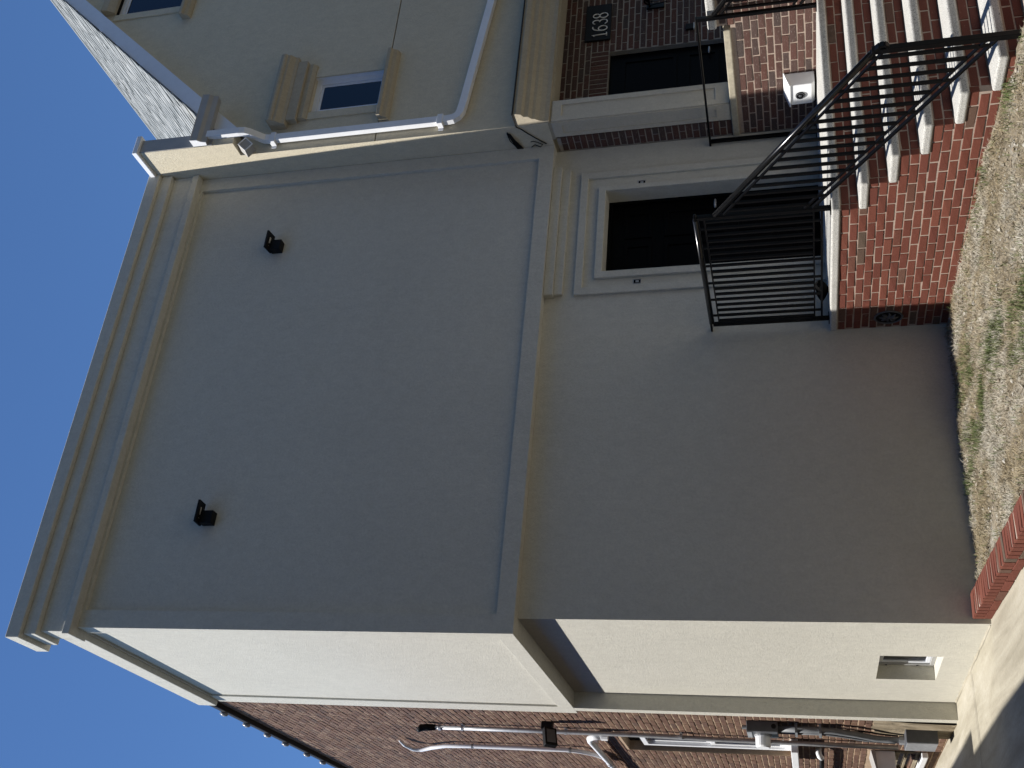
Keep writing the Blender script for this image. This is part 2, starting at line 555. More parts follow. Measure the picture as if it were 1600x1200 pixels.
grid("garden_bed", 0.36, 2.83, -4.6, 0.03, 130, 240, bed_z, M['soil'])
grid("driveway", -3.25, 0.30, -10.2, 0.0, 40, 60, lambda x, y: drive_z(y)+noise.noise((x*.9, y*.9, 0))*0.006, M['concrete'])
grid("driveway", -3.25, 0.30, 0.0, 14.0, 40, 60, lambda x, y: GZ+noise.noise((x*.9, y*.9, 0))*0.006*min(1, 1), M['concrete'])
b = MB(); b.box(0.36, 12, -10.2, -4.6, -1.9, -1.24); b.build("front_lawn", M['earth'], kind="structure")
for (y_, x0_) in ((1.25, 0.13), (-3.2, 0.17)):
    b = MB()
    pts = [(x0_-(x0_+3.2)*i/60, y_+0.012*noise.noise((i*0.6, y_, 0))) for i in range(61)]
    b.add([(px_, py_+o_*(0.006+0.004*noise.noise((px_*9, y_, 3))), drive_z(py_)+0.010) for (px_, py_) in pts for o_ in (-1, 1)], [(2*i, 2*i+1, 2*i+3, 2*i+2) for i in range(60)])
    b.build("driveway_joint", M['earth'], kind="structure")
# ragged concrete fillet where the driveway meets the side wall
b = MB()
n = 40
pts = []
for i in range(n+1):
    y = 0.02+2.42*i/n
    wd = 0.016+0.008*noise.noise((y*5, 1, 2))+0.008*noise.noise((y*37, 4, 2))
    pts += [(0.168, y, GZ+0.022+0.010*noise.noise((y*8, 0, 9))), (0.168-wd, y, GZ+0.004)]
b.add(pts, [(2*i, 2*i+1, 2*i+3, 2*i+2) for i in range(n)])
b.build("kerb_fillet", M['concrete'], kind="structure")

# loose cover of the bed: thatch, crumbs and green grass, each past counting


def scatter(name, count, m, fn, seed):
    rr = random.Random(seed)
    b = MB()
    k = 0
    while k < count:
        x, y = rr.uniform(0.40, 2.76), -abs(rr.uniform(0.0, 4.1))
        # visible part of the bed only, denser near the camera's view
        if fn(rr, b, x, y):
            k += 1
    return b.build(name, m, kind="stuff")


def blade(rr, b, x, y, ln, wd, lift, zoff=0.0):
    a = rr.uniform(0, 2*math.pi)
    z = bed_z(x, y)+zoff
    d = Vector((math.cos(a), math.sin(a), 0))
    s = Vector((-d.y, d.x, 0))*wd
    p = Vector((x, y, z+0.002))
    q = p + d*ln*math.cos(lift) + Vector((0, 0, ln*math.sin(lift)))
    mdl = (p+q)/2 + Vector((0, 0, ln*0.12))
    b.add([p-s, p+s, mdl+s*0.8, mdl-s*0.8, q], [(0, 1, 2, 3), (3, 2, 4)])


def f_thatch(rr, b, x, y):
    dens = 0.55+0.9*noise.noise((x*1.6+9, y*1.6, 0))
    if rr.random() > dens: return False
    blade(rr, b, x, y, rr.uniform(0.03, 0.09), rr.uniform(0.0008, 0.0020), rr.uniform(0.0, 0.5))
    return True


def f_grass(rr, b, x, y):
    strip = math.exp(-((x-1.45-0.12*math.sin(y*3))**2)/0.045)*(0.8 if y < -0.25 else 0.15)
    edge = 0.3*math.exp(-((x-2.66)**2)/0.012)*(1 if y < -1.7 else 0.08)
    mid = 0.55*math.exp(-((x-1.95)**2+(y+0.62)**2)/0.06)
    pat = max(0, noise.noise((x*4, y*4, 7))+0.18)*1.6
    if rr.random() > (strip+edge+mid)*pat + 0.012: return False
    for _ in range(3):
        blade(rr, b, x+rr.gauss(0, .012), y+rr.gauss(0, .012), rr.uniform(0.03, 0.06), rr.uniform(0.0012, 0.0024), rr.uniform(0.6, 1.4), 0.004)
    return True


def f_crumb(rr, b, x, y):
    r = rr.uniform(0.003, 0.012)*(2.0 if rr.random() < 0.10 else 1)
    z = bed_z(x, y)+r*0.35
    t = rr.uniform(0, 6.3)
    vs = []
    for k in range(4):
        vs.append((x+math.cos(t+k*1.57)*r*rr.uniform(.7, 1.2), y+math.sin(t+k*1.57)*r*rr.uniform(.7, 1.2), z+rr.uniform(-.2, .2)*r))
    vs += [(x, y, z+r*rr.uniform(.5, .9)), (x, y, z-r)]
    b.add(vs, [(0, 1, 4), (1, 2, 4), (2, 3, 4), (3, 0, 4), (1, 0, 5), (2, 1, 5), (3, 2, 5), (0, 3, 5)])
    return True


scatter("dead_thatch", 60000, M['thatch'], f_thatch, 3)
scatter("soil_crumbs", 5000, M['crumb'], f_crumb, 4)
scatter("grass", 3400, M['grass'], f_grass, 5)

# ================================================================== GRAY HOUSE
W = 5.153
A_ = 0.1615
SOF = 2.617
house = thing("stucco_house", (0, 0, GZ), "gray stucco house with overhanging windowless upper storey and stepped cornice", "house")
b = MB()
b.sheet('Y', 0.0, 0.20, A_, W-0.002, -1.5, SOF-0.001, holes=[(3.576, 4.557, -0.2, 2.065)])
b.build("front_wall", M['gray'], house)
b = MB()
b.sheet('X', A_, 0.175, 0.2, 2.46, -1.5, SOF-0.001, holes=[(0.913, 1.662, -0.762, -0.266)])
b.build("side_wall", M['gray'], house)
b = MB(); b.box(0.0, 0.30, 2.4605, 2.585, -1.5, SOF-0.001); b.build("side_pier", M['gray'], house)
# upper storey
PY, PX = -0.0775, 0.021
b = MB(); b.box(PX, W-0.002, PY, 2.69, SOF, 6.75); b.build("upper_storey", M['gray'], house)
b = MB(); b.ring('Y', PY, -0.040, 0.0, W-0.002, SOF-0.0005, 6.70, 0.163, 0.163, 0.152, 0.05); b.build("front_border", M['gray'], house)
b = MB(); b.ring('X', PX, -0.021, PY, 2.69, SOF-0.0005, 6.70, 0.135, 0.25, 0.155, 0.02); b.build("side_border", M['gray'], house, bevel=0.004)
# parapet and cornice
b = MB()
b.box(0.02, W-0.002, -0.095, 0.20, 6.76, 7.20)
b.box(0.02, 0.25, 0.20, 2.62, 6.76, 6.90)
b.build("parapet", M['gray'], house)
b = MB(); b.box(-0.145, W-0.001, -0.280, 0.190, 7.135, 7.275); b.build("cornice_top", M['gray'], house, bevel=0.006)
b = MB(); b.box(-0.100, W-0.0015, -0.235, 0.120, 7.005, 7.134); b.build("cornice_middle", M['gray'], house, bevel=0.006)
b = MB(); b.box(-0.058, W-0.001, -0.180, 0.060, 6.757, 7.004); b.build("cornice_frieze", M['gray'], house, bevel=0.006)
b = MB(); b.box(-0.085, W-0.0015, -0.212, 0.045, 6.678, 6.756); b.build("cornice_band", M['gray'], house, bevel=0.006)
b = MB(); b.box(-0.060, 0.26, 0.0605, 2.64, 6.698, 6.925); b.build("side_coping", M['gray'], house, bevel=0.006)
# stepped moulding under the soffit over the door
b = MB(); b.box(3.315, 4.885, -0.075, 0.0, 2.525, SOF-0.002); b.build("door_hood", M['gray'], house, bevel=0.005)
b = MB(); b.box(3.335, 4.862, -0.040, 0.0, 2.440, 2.5245); b.build("door_hood", M['gray'], house, bevel=0.005)
# surround
b = MB(); b.ring('Y', 0.0, -0.030, 3.322, 4.814, -0.12, 2.330, 0.080, 0.080, 0.05, 0.078); b.build("door_surround", M['gray'], house, bevel=0.005)
b = MB(); b.ring('Y', 0.0, -0.034, 3.500, 4.614, -0.12, 2.141, 0.075, 0.0565, 0.05, 0.0755); b.build("door_surround", M['gray'], house, bevel=0.005)
for (x0, z0) in ((4.622, 1.675), (3.425, 1.688)):
    b = MB(); b.box(x0, x0+0.045, -0.004, 0.03, z0, z0+0.070)
    wb = b.build("wall_box", M['dark'], house)
    b = MB(); b.ring('Y', -0.004, -0.004, x0-0.004, x0+0.049, z0-0.004, z0+0.074, 0.006, 0.006, 0.006, 0.006); b.build("box_rim", M['galv'], wb)
    b = MB(); b.box(x0+0.012, x0+0.034, -0.009, -0.004, z0+0.02, z0+0.05); b.build("wire_nut", M['galv'], wb)
# front door
b = MB(); b.box(3.58, 4.553, 0.195, 0.235, -0.02, 2.062); dr = b.build("door", M['door'], house, bevel=0.002)
for i in range(2):
    for (z0, z1) in ((0.22, 0.78), (0.92, 1.50), (1.62, 1.90)):
        b = MB(); x0 = 3.70+i*0.40; b.ring('Y', 0.195, -0.012, x0, x0+0.33, z0, z1, .04, .04, .04, .04); b.build("panel", M['door'], dr, bevel=0.004)
b = MB(); b.tube([(4.47, 0.195, 1.0), (4.47, 0.15, 1.0), (4.38, 0.15, 1.0)], 0.012); b.build("handle", M['galv'], dr, smooth=True)
b = MB(); b.ring('Y', 0.1945, -0.03, 3.577, 4.556, -0.05, 2.064, 0.035, 0.035, 0.02, 0.035); b.build("door_frame", M['door'], house)
b = MB(); b.box(3.577, 4.556, 0.02, 0.195, -0.05, 0.012); b.build("threshold", M['granite'], house)
# basement window in the side wall
bw = MB().ring('X', A_+0.174, -0.049, 0.914, 1.661, -0.761, -0.267, .03, .03, .035, .03).build("basement_window", M['vinyl_shaded'], house, bevel=0.003)
MB().ring('X', A_+0.172, -0.030, 0.945, 1.630, -0.725, -0.298, .035, .035, .035, .035).build("sash", M['white_vinyl'], bw, bevel=0.002)
MB().box(A_+0.155, A_+0.162, 0.975, 1.60, -0.695, -0.33).build("pane", M['glass'], bw)
for z in (-0.36, -0.62):
    MB().tube([(A_+0.124, 1.646, z), (A_+0.119, 1.646, z)], 0.009).build("screw", M['tar'], bw)
# older brick part of the house
BX = 0.012
b = MB(); b.sheet('X', BX+0.004, 0.25, 2.5855, 15.0, -1.5, 6.79, holes=[(3.72, 4.58, 0.52, 2.36), (4.03, 5.24, -0.81, -0.55)]); bside = b.build("brick_side_wall", M['tan_mortar'], house)
WIN = (3.72, 4.58, 0.52, 2.36)
rows = [GZ-0.05+0.0665*k for k in range(118)]
def sp(k, z):
    y0 = 2.59 if z < SOF-0.06 else 2.695
    if z > 6.72: return []
    if z < -0.30: y0 = 3.16
    y1 = 14.9
    if z+BH > WIN[2] and z < WIN[3]: return [(y0, WIN[0]), (WIN[1], y1)]
    if z < -0.27 and z > -0.75: return [(y0, 4.02), (5.25, y1)]
    return [(y0, y1)]
it = courses(lambda a, z: (BX, a, z), rows, ((0, 1, 0), (-1, 0, 0)), sp, 0.05)
it = [i for i in it if i[0][1] < 9.0]
pieces(it, M['old_brick'], bside, "brick", 300, "brick_field")
b = MB()
n = 14
vs = []
for i in range(n+1):
    y = 2.587+0.62*i/n
    zt = -0.27+0.05*noise.noise((y*6, 2, 0))-0.02*(i/n)
    for (xx, zz) in ((BX-0.004, -1.1), (-0.020-0.012*noise.noise((y*9, 1, 1)), -0.99), (-0.014-0.01*noise.noise((y*7, 5, 1)), -0.6), (BX-0.003, zt)):
        vs.append((xx, y, zz))
b.add(vs, [(i*4+k, i*4+k+1, (i+1)*4+k+1, (i+1)*4+k) for i in range(n) for k in range(3)])
b.build("cement_patch", M['parge'], house, smooth=True)
b = MB(); b.box(-0.045, 0.30, 2.695, 15.0, 6.775, 6.845); edge = b.build("roof_edging", M['tar'], house, bevel=0.01)
for y in (3.04, 3.62, 4.20, 4.74, 5.43, 5.98, 6.6):
    b = MB(); b.tube([(-0.05, y, 6.86), (-0.065, y+0.01, 6.815), (-0.07, y+0.015, 6.775)], [0.018, 0.028, 0.016], 8); b.build("bulb", M['clear'], edge, smooth=True)
# window of the brick part
WZ, WY = 2.17, 4.44
wn = MB().ring('X', BX+0.085, -0.05, WIN[0]+0.001, WY, WIN[2]+0.001, WZ, .06, .06, .06, .06).build("side_window", M['white'], house, bevel=0.003)
MB().ring('X', BX+0.085, -0.030, WIN[0]+.061, WY-.06, WIN[2]+.061, 1.40, .05, .05, .06, .05).build("sash", M['white'], wn, bevel=0.003)
MB().ring('X', BX+0.085, -0.012, WIN[0]+.061, WY-.06, 1.401, WZ-.06, .05, .05, .05, .05).build("sash", M['white'], wn, bevel=0.003)
MB().box(BX+0.070, BX+0.075, WIN[0]+.11, WY-.11, WIN[2]+.12, 1.35).build("pane", M['glass'], wn)
MB().box(BX+0.080, BX+0.084, WIN[0]+.11, WY-.11, 1.45, WZ-.11).build("pane", M['glass'], wn)
MB().sheet('X', BX+0.110, 0.05, WIN[0]-0.02, WIN[1]+0.02, WIN[2]-0.02, WIN[3]+0.02).build("recess_shade", M['tar'], wn)  # near-black board stands in for the shade inside the window recess
MB().box(-0.13, BX+0.10, WIN[0]-0.10, WIN[1]+0.10, WIN[2]-0.075, WIN[2]-0.002).build("sill", M['white'], wn, bevel=0.006)

# ------------------------------------------------------------------ wall lights on the upper storey


def wall_light(x, z, tilt, label):
    t = thing("wall_light", (x, PY, z), label, "wall light", "floodlights on the upper storey")
    MB().box(x-0.065, x+0.060, PY-0.085, PY, z-0.060, z+0.065).build("junction_box", M['black_dull'], t, bevel=0.006)
    MB().box(x-0.012, x+0.012, PY-0.10, PY-0.04, z+0.06, z+0.095).build("knuckle", M['black_dull'], t, bevel=0.004)
    h = MB().ring('X', 0, 0.022, -0.062, 0.062, -0.108, 0.108, .044, .044, .05, .05)
    hm = MB()
    # lamp head: a flat square frame lying face down on the knuckle
    rot = Matrix.Rotation(tilt, 4, 'X') @ Matrix.Rotation(R(90), 4, 'Y')
    c = Vector((x+0.035, PY-0.085, z+0.085))
    hm.add([c + (rot @ Vector(v)) for v in h.v], h.f)
    head = hm.build("lamp_head", M['black_dull'], t, bevel=0.003)
    l = MB().box(0.006, 0.012, -0.03, 0.03, -0.07, 0.07)
    lm = MB(); lm.add([c + (rot @ Vector(v)) for v in l.v], l.f)
    lm.build("lens", M['lens'], head)
    return t


wall_light(4.125, 5.555, R(-8), "black wall floodlight on gray upper storey nearer the beige house")
wall_light(1.045, 5.615, R(4), "black wall floodlight on gray upper storey nearer the brick side wall")

# ================================================================== BEIGE NEIGHBOUR
YN = -0.445
NX = W+0.002
nb = thing("beige_house", (NX, YN, GZ), "beige stucco house with gray shingled gable roof beside the gray house", "house")
XR = 11.95      # right end
RIDGE_X, SL = 8.553, 1.08
roof_z = lambda x: 6.659 + SL*(x-5.706)
RZ = roof_z(RIDGE_X)
wall_top = lambda x: roof_z(x)-0.26
# front wall in two pieces with the control joint between them
WA = (5.665, 6.185, 4.485, 5.345)
WB = (7.70, 8.60, 7.36, 8.36)
b = MB(); b.sheet('Y', YN, 0.20, NX, XR, 4.497, 6.05, holes=[(WA[0], WA[1], 4.497, WA[3])]); b.build("front_wall", M['beige'], nb)
b = MB(); b.sheet('Y', YN, 0.20, NX, XR, 2.62, 4.483); b.build("front_wall", M['beige'], nb)
b = MB(); b.box(NX+0.002, XR-0.01, YN+0.02, YN+0.1, 4.47, 4.51); b.box(WA[0], WA[1], YN+0.021, YN+0.10, 4.40, 4.497); b.build("control_joint", M['dark'], nb)
b = MB(); b.box(NX, NX+0.0015, YN+0.0005, YN+0.2, 4.4835, 4.4965); b.build("joint_stop", M['beige'], nb)
b = MB()
def quad(x0, x1, za0, za1, zb0, zb1):
    b.add([(x0, YN, za0), (x1, YN, zb0), (x1, YN, zb1), (x0, YN, za1)], [(0, 1, 2, 3)])
xs = [NX, 5.40, WB[0], RIDGE_X, WB[1], XR]
gz = lambda x: max(6.05, (wall_top(x) if x < RIDGE_X else wall_top(2*RIDGE_X-x)))
quad(NX, WB[0], 6.05, gz(NX), 6.05, gz(WB[0]))
quad(WB[0], RIDGE_X, 6.05, WB[2], 6.05, WB[2])
quad(RIDGE_X, WB[1], 6.05, WB[2], 6.05, WB[2])
quad(WB[0], RIDGE_X, WB[3], gz(WB[0]), WB[3], gz(RIDGE_X))
quad(RIDGE_X, WB[1], WB[3], gz(RIDGE_X), WB[3], gz(WB[1]))
quad(WB[1], XR, 6.05, gz(WB[1]), 6.05, 6.05)
b.build("gable_wall", M['beige'], nb)
# side wall, carried up as a parapet along the lot line
b = MB(); b.sheet('X', NX, 0.185, YN+0.2001, 9.0, 2.62, 7.185); b.sheet('X', NX, 0.185, YN+0.0005, YN+0.2, 6.05, 7.185); b.build("side_wall", M['beige'], nb)
b = MB(); b.box(NX, NX+0.175, -0.64, YN, 6.05, 7.185); b.build("parapet_end", M['beige'], nb)
b = MB(); b.box(NX+0.004, NX+0.172, -0.648, -0.6405, 6.30, 7.185); b.build("end_flashing", M['alu'], nb)
b = MB(); b.box(NX-0.035, NX+0.215, -0.685, 9.0, 7.186, 7.245); b.build("parapet_coping", M['white'], nb, bevel=0.006)
# gable fascia
b = MB()
y0, y1 = -0.60, -0.565
def fas(x): return roof_z(x)
for (xa, xb) in ((5.34, RIDGE_X), (2*RIDGE_X-5.34, RIDGE_X)):
    g = (lambda x: roof_z(x)) if xa < RIDGE_X else (lambda x: roof_z(2*RIDGE_X-x))
    b.prism([(xa, g(xa)-0.27), (xb, g(xb)-0.27), (xb, g(xb)-0.012), (xa, g(xa)-0.012)], 'Y', y0, y1)
b.build("rake_board", M['white_vinyl'], nb)
b = MB()
b.prism([(5.34, roof_z(5.34)-0.268), (RIDGE_X, RZ-0.268), (RIDGE_X, RZ-0.25), (5.34, roof_z(5.34)-0.25)], 'Y', y1, YN)
b.build("rake_soffit", M['white_vinyl'], nb)
# roof deck and shingles
b = MB()
b.prism([(5.33, roof_z(5.33)-0.02), (RIDGE_X, RZ-0.02), (2*RIDGE_X-5.33, roof_z(5.33)-0.02), (2*RIDGE_X-5.33, roof_z(5.33)-0.10), (RIDGE_X, RZ-0.10), (5.33, roof_z(5.33)-0.10)], 'Y', -0.555, 9.0)
deck = b.build("roof", M['tar'], nb)
up = Vector((1, 0, SL)).normalized()
out = Vector((-SL, 0, 1)).normalized()
items = []
rr = random.Random(4)
sl_len = math.hypot(RIDGE_X-5.345, SL*(RIDGE_X-5.345))
rowh = 0.145
for k in range(int(sl_len/rowh)+1):
    s = k*rowh
    base_p = Vector((5.345, 0, roof_z(5.345)))
    y = -0.625-rr.uniform(0, .3)
    while y < 4.2:
        ln = rr.choice((0.10, 0.14, 0.19, 0.16))
        y0_, y1_ = max(y, -0.625), y+ln-0.0015
        if y1_-y0_ > 0.03:
            tilt = 0.05
            th = rr.choice((0.009, 0.011, 0.014))
            u2 = (up - out*tilt).normalized(); o2 = (out + up*tilt).normalized()
            p = base_p + up*(s+0.10) + out*(0.006+th/2)
            p.y = (y0_+y1_)/2
            items.append((p, (0, 1, 0), o2, u2, (y1_-y0_, th, 0.21)))
        y += ln
pieces(items, M['shingle'], deck, "shingle", 300, "shingle_field")
b = MB(); b.tube([(RIDGE_X, -0.62, RZ+0.005), (RIDGE_X, 9.0, RZ+0.005)], 0.035, 8); b.build("ridge_cap", M['shingle'], deck)
# short gutter and downspout
prof = [(-0.601, 6.515), (-0.601, 6.365), (-0.69, 6.345), (-0.705, 6.40), (-0.735, 6.435), (-0.74, 6.50), (-0.745, 6.515)]
b = MB(); b.prism(prof, 'X', NX+0.012, 5.83); gut = b.build("gutter", M['alu'], nb)
b = MB(); b.prism([(p[0]*1.0-0.004*(1 if p[0] < -0.65 else 0), p[1]) for p in prof], 'X', NX+0.004, NX+0.0115); b.build("end_cap", M['white'], gut)
def rect_pipe(pts, w_, d_):
    """pts with the plane of the wall behind: w along the wall, d out of it"""
    bb = MB()
    pts = [Vector(p) for p in pts]
    rings = []
    for i, p in enumerate(pts):
        t = (pts[min(i+1, len(pts)-1)]-pts[max(i-1, 0)]).normalized()
        yv = Vector((0, -1, 0))
        if abs(t.y) > 0.9: yv = Vector((0, 0, -1))
        yv = (yv - t*yv.dot(t)).normalized()
        s = t.cross(yv).normalized()
        rings.append([p + s*(w_/2*i1) + yv*(d_/2*j1) for (i1, j1) in ((-1, -1), (-.55, -1), (1-.45, -1), (1, -1), (1, 1), (.55, 1), (-.55, 1), (-1, 1))])
    n_ = 8
    bb.add([v for g in rings for v in g], [(i*n_+k, i*n_+(k+1) % n_, (i+1)*n_+(k+1) % n_, (i+1)*n_+k) for i in range(len(pts)-1) for k in range(n_)] + [tuple(range(n_)), tuple(range((len(pts)-1)*n_, len(pts)*n_))])
    return bb
PXD = 5.285
pt = [(PXD, -0.665, 6.37), (PXD, -0.665, 5.98), (PXD+0.004, -0.655, 5.93), (PXD+0.006, -0.63, 5.89), (PXD+0.010, -0.54, 5.80), (PXD+0.012, -0.505, 5.76), (PXD+0.012, -0.495, 5.70), (PXD+0.012, -0.492, 3.70),
      (PXD+0.02, -0.492, 3.625), (PXD+0.05, -0.492, 3.575), (PXD+0.10, -0.492, 3.55), (PXD+0.2, -0.492, 3.535), (8.2, -0.492, 3.235)]
ds = rect_pipe(pt, 0.085, 0.062).build("downspout", M['white'], nb, bevel=0.004)
for z in (5.66, 3.76):
    MB().box(PXD-0.055, PXD+0.075, -0.530, -0.445, z-0.03, z+0.03).box(PXD-0.085, PXD-0.055, -0.452, -0.446, z-0.028, z+0.028).build("strap", M['white'], ds, bevel=0.003)
# windows of the neighbour
def nwindow(wx, label=None):
    x0, x1, z0, z1 = wx
    f = MB().ring('Y', YN+0.075, -0.03, x0, x1, z0, z1, .065, .065, .06, .06).build("window", M['white_vinyl'], nb, bevel=0.003)
    MB().ring('Y', YN+0.075, -0.012, x0+.0655, x1-.0655, z0+.0605, z1-.0605, .028, .028, .03, .03).build("frame", M['white_vinyl'], f, bevel=0.002)
    MB().box(x0+.09, x1-.09, YN+0.066, YN+0.074, z0+.09, z1-.09).build("pane", M['glass'], f)
    MB().box(x1-0.004, x1-0.0005, YN+0.001, YN+0.05, z0, z1).build("side_reveal", M['white_vinyl'], f)
    # flat surround on both sides, hood above, sill below
    for (sa, sb_) in ((x0-0.10, x0-0.0005), (x1+0.0005, x1+0.115)):
        MB().box(sa, sb_, YN-0.016, YN, z0, z1).build("surround", M['beige'], f, bevel=0.003)
    a, c = (x0-0.20, x1+0.26) if z0 < 6 else (x0+0.02, x1-0.02)
    if z0 > 6:
        MB().prism([(YN, z1+.16), (YN-.10, z1+.16), (YN-.09, z1+.08), (YN-.04, z1), (YN, z1)], 'X', a, c).build("hood", M['tan'], f, bevel=0.003)
    hd = MB().prism([(YN, z1+.40), (YN-.165, z1+.40), (YN-.175, z1+.36), (YN-.165, z1+.335), (YN-.15, z1+.33), (YN-.148, z1+.30), (YN-.10, z1+.25), (YN-.09, z1+.215), (YN, z1+.215)], 'X', a, c)
    hd.prism([(YN, z1+.2145), (YN-.085, z1+.2145), (YN-.085, z1+.10), (YN, z1+.10)], 'X', a+.06, c-.06)
    hd.prism([(YN, z1+.0995), (YN-.05, z1+.0995), (YN-.055, z1+.04), (YN-.03, z1), (YN, z1)], 'X', a+.09, c-.09)
    if z0 < 6: hd.build("hood", M['tan'], f, bevel=0.003)
    MB().prism([(YN, z0-.001), (YN-.105, z0-.001), (YN-.105, z0-.04), (YN-.075, z0-.055), (YN-.06, z0-.095), (YN-.02, z0-.115), (YN, z0-.115)], 'X', x0-.235, x1+.225).build("sill", M['tan'], f, bevel=0.003)
nwindow(WA)
nwindow(WB)
# porch cornice, ceiling and column
prof = [(YN, 2.945), (-0.605, 2.945), (-0.615, 2.915), (-0.60, 2.865), (-0.565, 2.845), (-0.56, 2.80), (-0.525, 2.77), (-0.52, 2.74), (-0.49, 2.70), (-0.475, 2.65), (-0.475, 2.605), (YN, 2.605)]
b = MB(); b.prism(prof, 'X', NX+0.001, XR); b.build("porch_cornice", M['tan'], nb)
b = MB(); b.box(NX-0.008, XR, -0.622, YN, 2.9455, 2.956); b.build("cornice_flashing", M['tar'], nb)
b = MB(); b.box(NX+0.0015, XR, YN+0.0005, -0.2005, 2.585, 2.6195); b.build("porch_beam", M['tan'], nb)
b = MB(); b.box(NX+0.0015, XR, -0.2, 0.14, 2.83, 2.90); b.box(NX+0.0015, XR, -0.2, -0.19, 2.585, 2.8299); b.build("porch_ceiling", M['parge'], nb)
b = MB(); b.box(NX+0.008, 5.435, YN+0.004, -0.225, 0.81, 2.5845); colm = b.build("column", M['column'], nb, bevel=0.004)
MB().ring('Y', YN+0.004, -0.014, NX+0.008, 5.435, 0.81, 2.5845, .06, .06, .14, .10).build("panel_border", M['column'], colm, bevel=0.004)
MB().ring('X', NX+0.008, -0.012, YN+0.004, -0.225, 0.81, 2.5845, .05, .05, .14, .10).build("panel_border", M['column'], colm, bevel=0.004)
# brick porch front, set back
b = MB(); b.sheet('Y', 0.104, 0.10, NX+0.01, XR, -0.05, 2.84, holes=[(5.70, 6.62, -0.05, 2.14)]); b.box(NX+0.0105, NX+0.03, -0.19, 0.106, 0.82, 2.58); pf = b.build("porch_brick_front", M['gray_mortar'], nb)
def sp2(k, z):
    o = [(NX+0.02, 8.6)]
    if z < 2.14: o = [(NX+0.02, 5.70), (6.62, 8.6)]
    elif z < 2.345: o = [(NX+0.02, 5.68), (6.64, 8.6)]
    return o
rws = [0.80+0.0673*k for k in range(30)]
it = courses(lambda a, z: (a, 0.1, z), rws, ((1, 0, 0), (0, -1, 0)), sp2, 0.05, 0.03)
for k in range(14):
    it.append(((5.715+k*0.0685, 0.1+0.025, 2.243), (0, 0, 1), (0, -1, 0), (1, 0, 0), (0.197, 0.05, 0.0585)))
pieces(it, M['porch_brick'], pf, "brick", 300, "brick_field")
it = courses(lambda a, z: (NX+0.006, a, z), rws[:26], ((0, 1, 0), (-1, 0, 0)), lambda k, z: [(-0.215, 0.0)], 0.012)
pieces(it, M['porch_brick'], pf, "brick", 300)
b = MB(); b.box(5.705, 6.615, 0.16, 0.20, -0.05, 2.135); pd = b.build("porch_door", M['door'], nb)
for (z0, z1) in ((0.95, 1.3), (1.4, 2.0)):
    MB().ring('Y', 0.16, -0.010, 5.80, 6.52, z0, z1, .04, .04, .04, .04).build("panel", M['door'], pd)
MB().tube([(6.53, 0.16, 1.05), (6.53, 0.12, 1.05), (6.45, 0.12, 1.05)], 0.012).build("handle", M['galv'], pd, smooth=True)
dbl = MB().box(6.80, 6.885, 0.075, 0.10, 1.215, 1.30).build("doorbell", M['black_dull'], nb, bevel=0.004)
MB().box(6.80, 6.885, 0.070, 0.10, 1.203, 1.2145).build("bell_rim", M['lens'], dbl)

# address plaque
pq = thing("address_plaque", (7.08, 0.098, 2.16), "black plaque with white house number 1638 above the porch door", "sign")
MB().box(6.80, 7.36, 0.078, 0.0985, 2.135, 2.425).build("plate", M['black_dull'], pq, bevel=0.004)
def arc(cx_, cz_, rx, rz, a0, a1, n_=14):
    return [(cx_+rx*math.cos(R(a0+(a1-a0)*i/n_)), cz_+rz*math.sin(R(a0+(a1-a0)*i/n_))) for i in range(n_+1)]
DIG = {
    '1': [[(0.006, 0.142), (0.026, 0.170), (0.026, 0.004)], [(0.002, 0.004), (0.050, 0.004)]],
    '6': [arc(0.040, 0.052, 0.036, 0.050, 0, 360, 20), arc(0.060, 0.056, 0.056, 0.112, 180, 96)+[(0.068, 0.163)]],
    '3': [arc(0.036, 0.128, 0.030, 0.040, 160, -80), arc(0.036, 0.048, 0.036, 0.044, 90, -160)],
    '8': [arc(0.040, 0.130, 0.030, 0.038, 0, 360, 18), arc(0.040, 0.046, 0.037, 0.046, 0, 360, 18)]}
for ch, x in (('1', 6.855), ('6', 6.940), ('3', 7.045), ('8', 7.140)):
    b = MB()
    for path in DIG[ch]:
        b.tube([(x+px_, 0.076, 2.175+pz_) for px_, pz_ in path], 0.0068, 6)
    b.build("digit", M['digit'], pq, smooth=True)

# lantern by the porch door
ln = thing("wall_lantern", (7.24, 0.1, 1.62), "black wall lantern on dark porch brick below the house number", "wall lamp")
MB().box(7.20, 7.28, 0.080, 0.0985, 1.54, 1.74).build("back_plate", M['black'], ln, bevel=0.004)
MB().tube([(7.24, 0.08, 1.70), (7.24, 0.02, 1.76), (7.24, -0.03, 1.74)], 0.010).build("arm", M['black'], ln, smooth=True)
cage = MB()
for (i, j) in ((-1, -1), (1, -1), (1, 1), (-1, 1)):
    cage.tube([(7.24+.055*i, -0.03+.055*j, 1.69), (7.24+.04*i, -0.03+.04*j, 1.50)], 0.005, 5)
cage.build("cage", M['black'], ln)
MB().prism([(7.17, -0.10), (7.31, -0.10), (7.31, 0.04), (7.17, 0.04)], 'Z', 1.69, 1.70).tube([(7.24, -0.03, 1.70), (7.24, -0.03, 1.76)], [0.07, 0.01], 8).build("roof", M['black'], ln)
MB().tube([(7.24, -0.03, 1.51), (7.24, -0.03, 1.68)], [0.034, 0.048], 8).build("glass", M['clear'], ln, smooth=True)

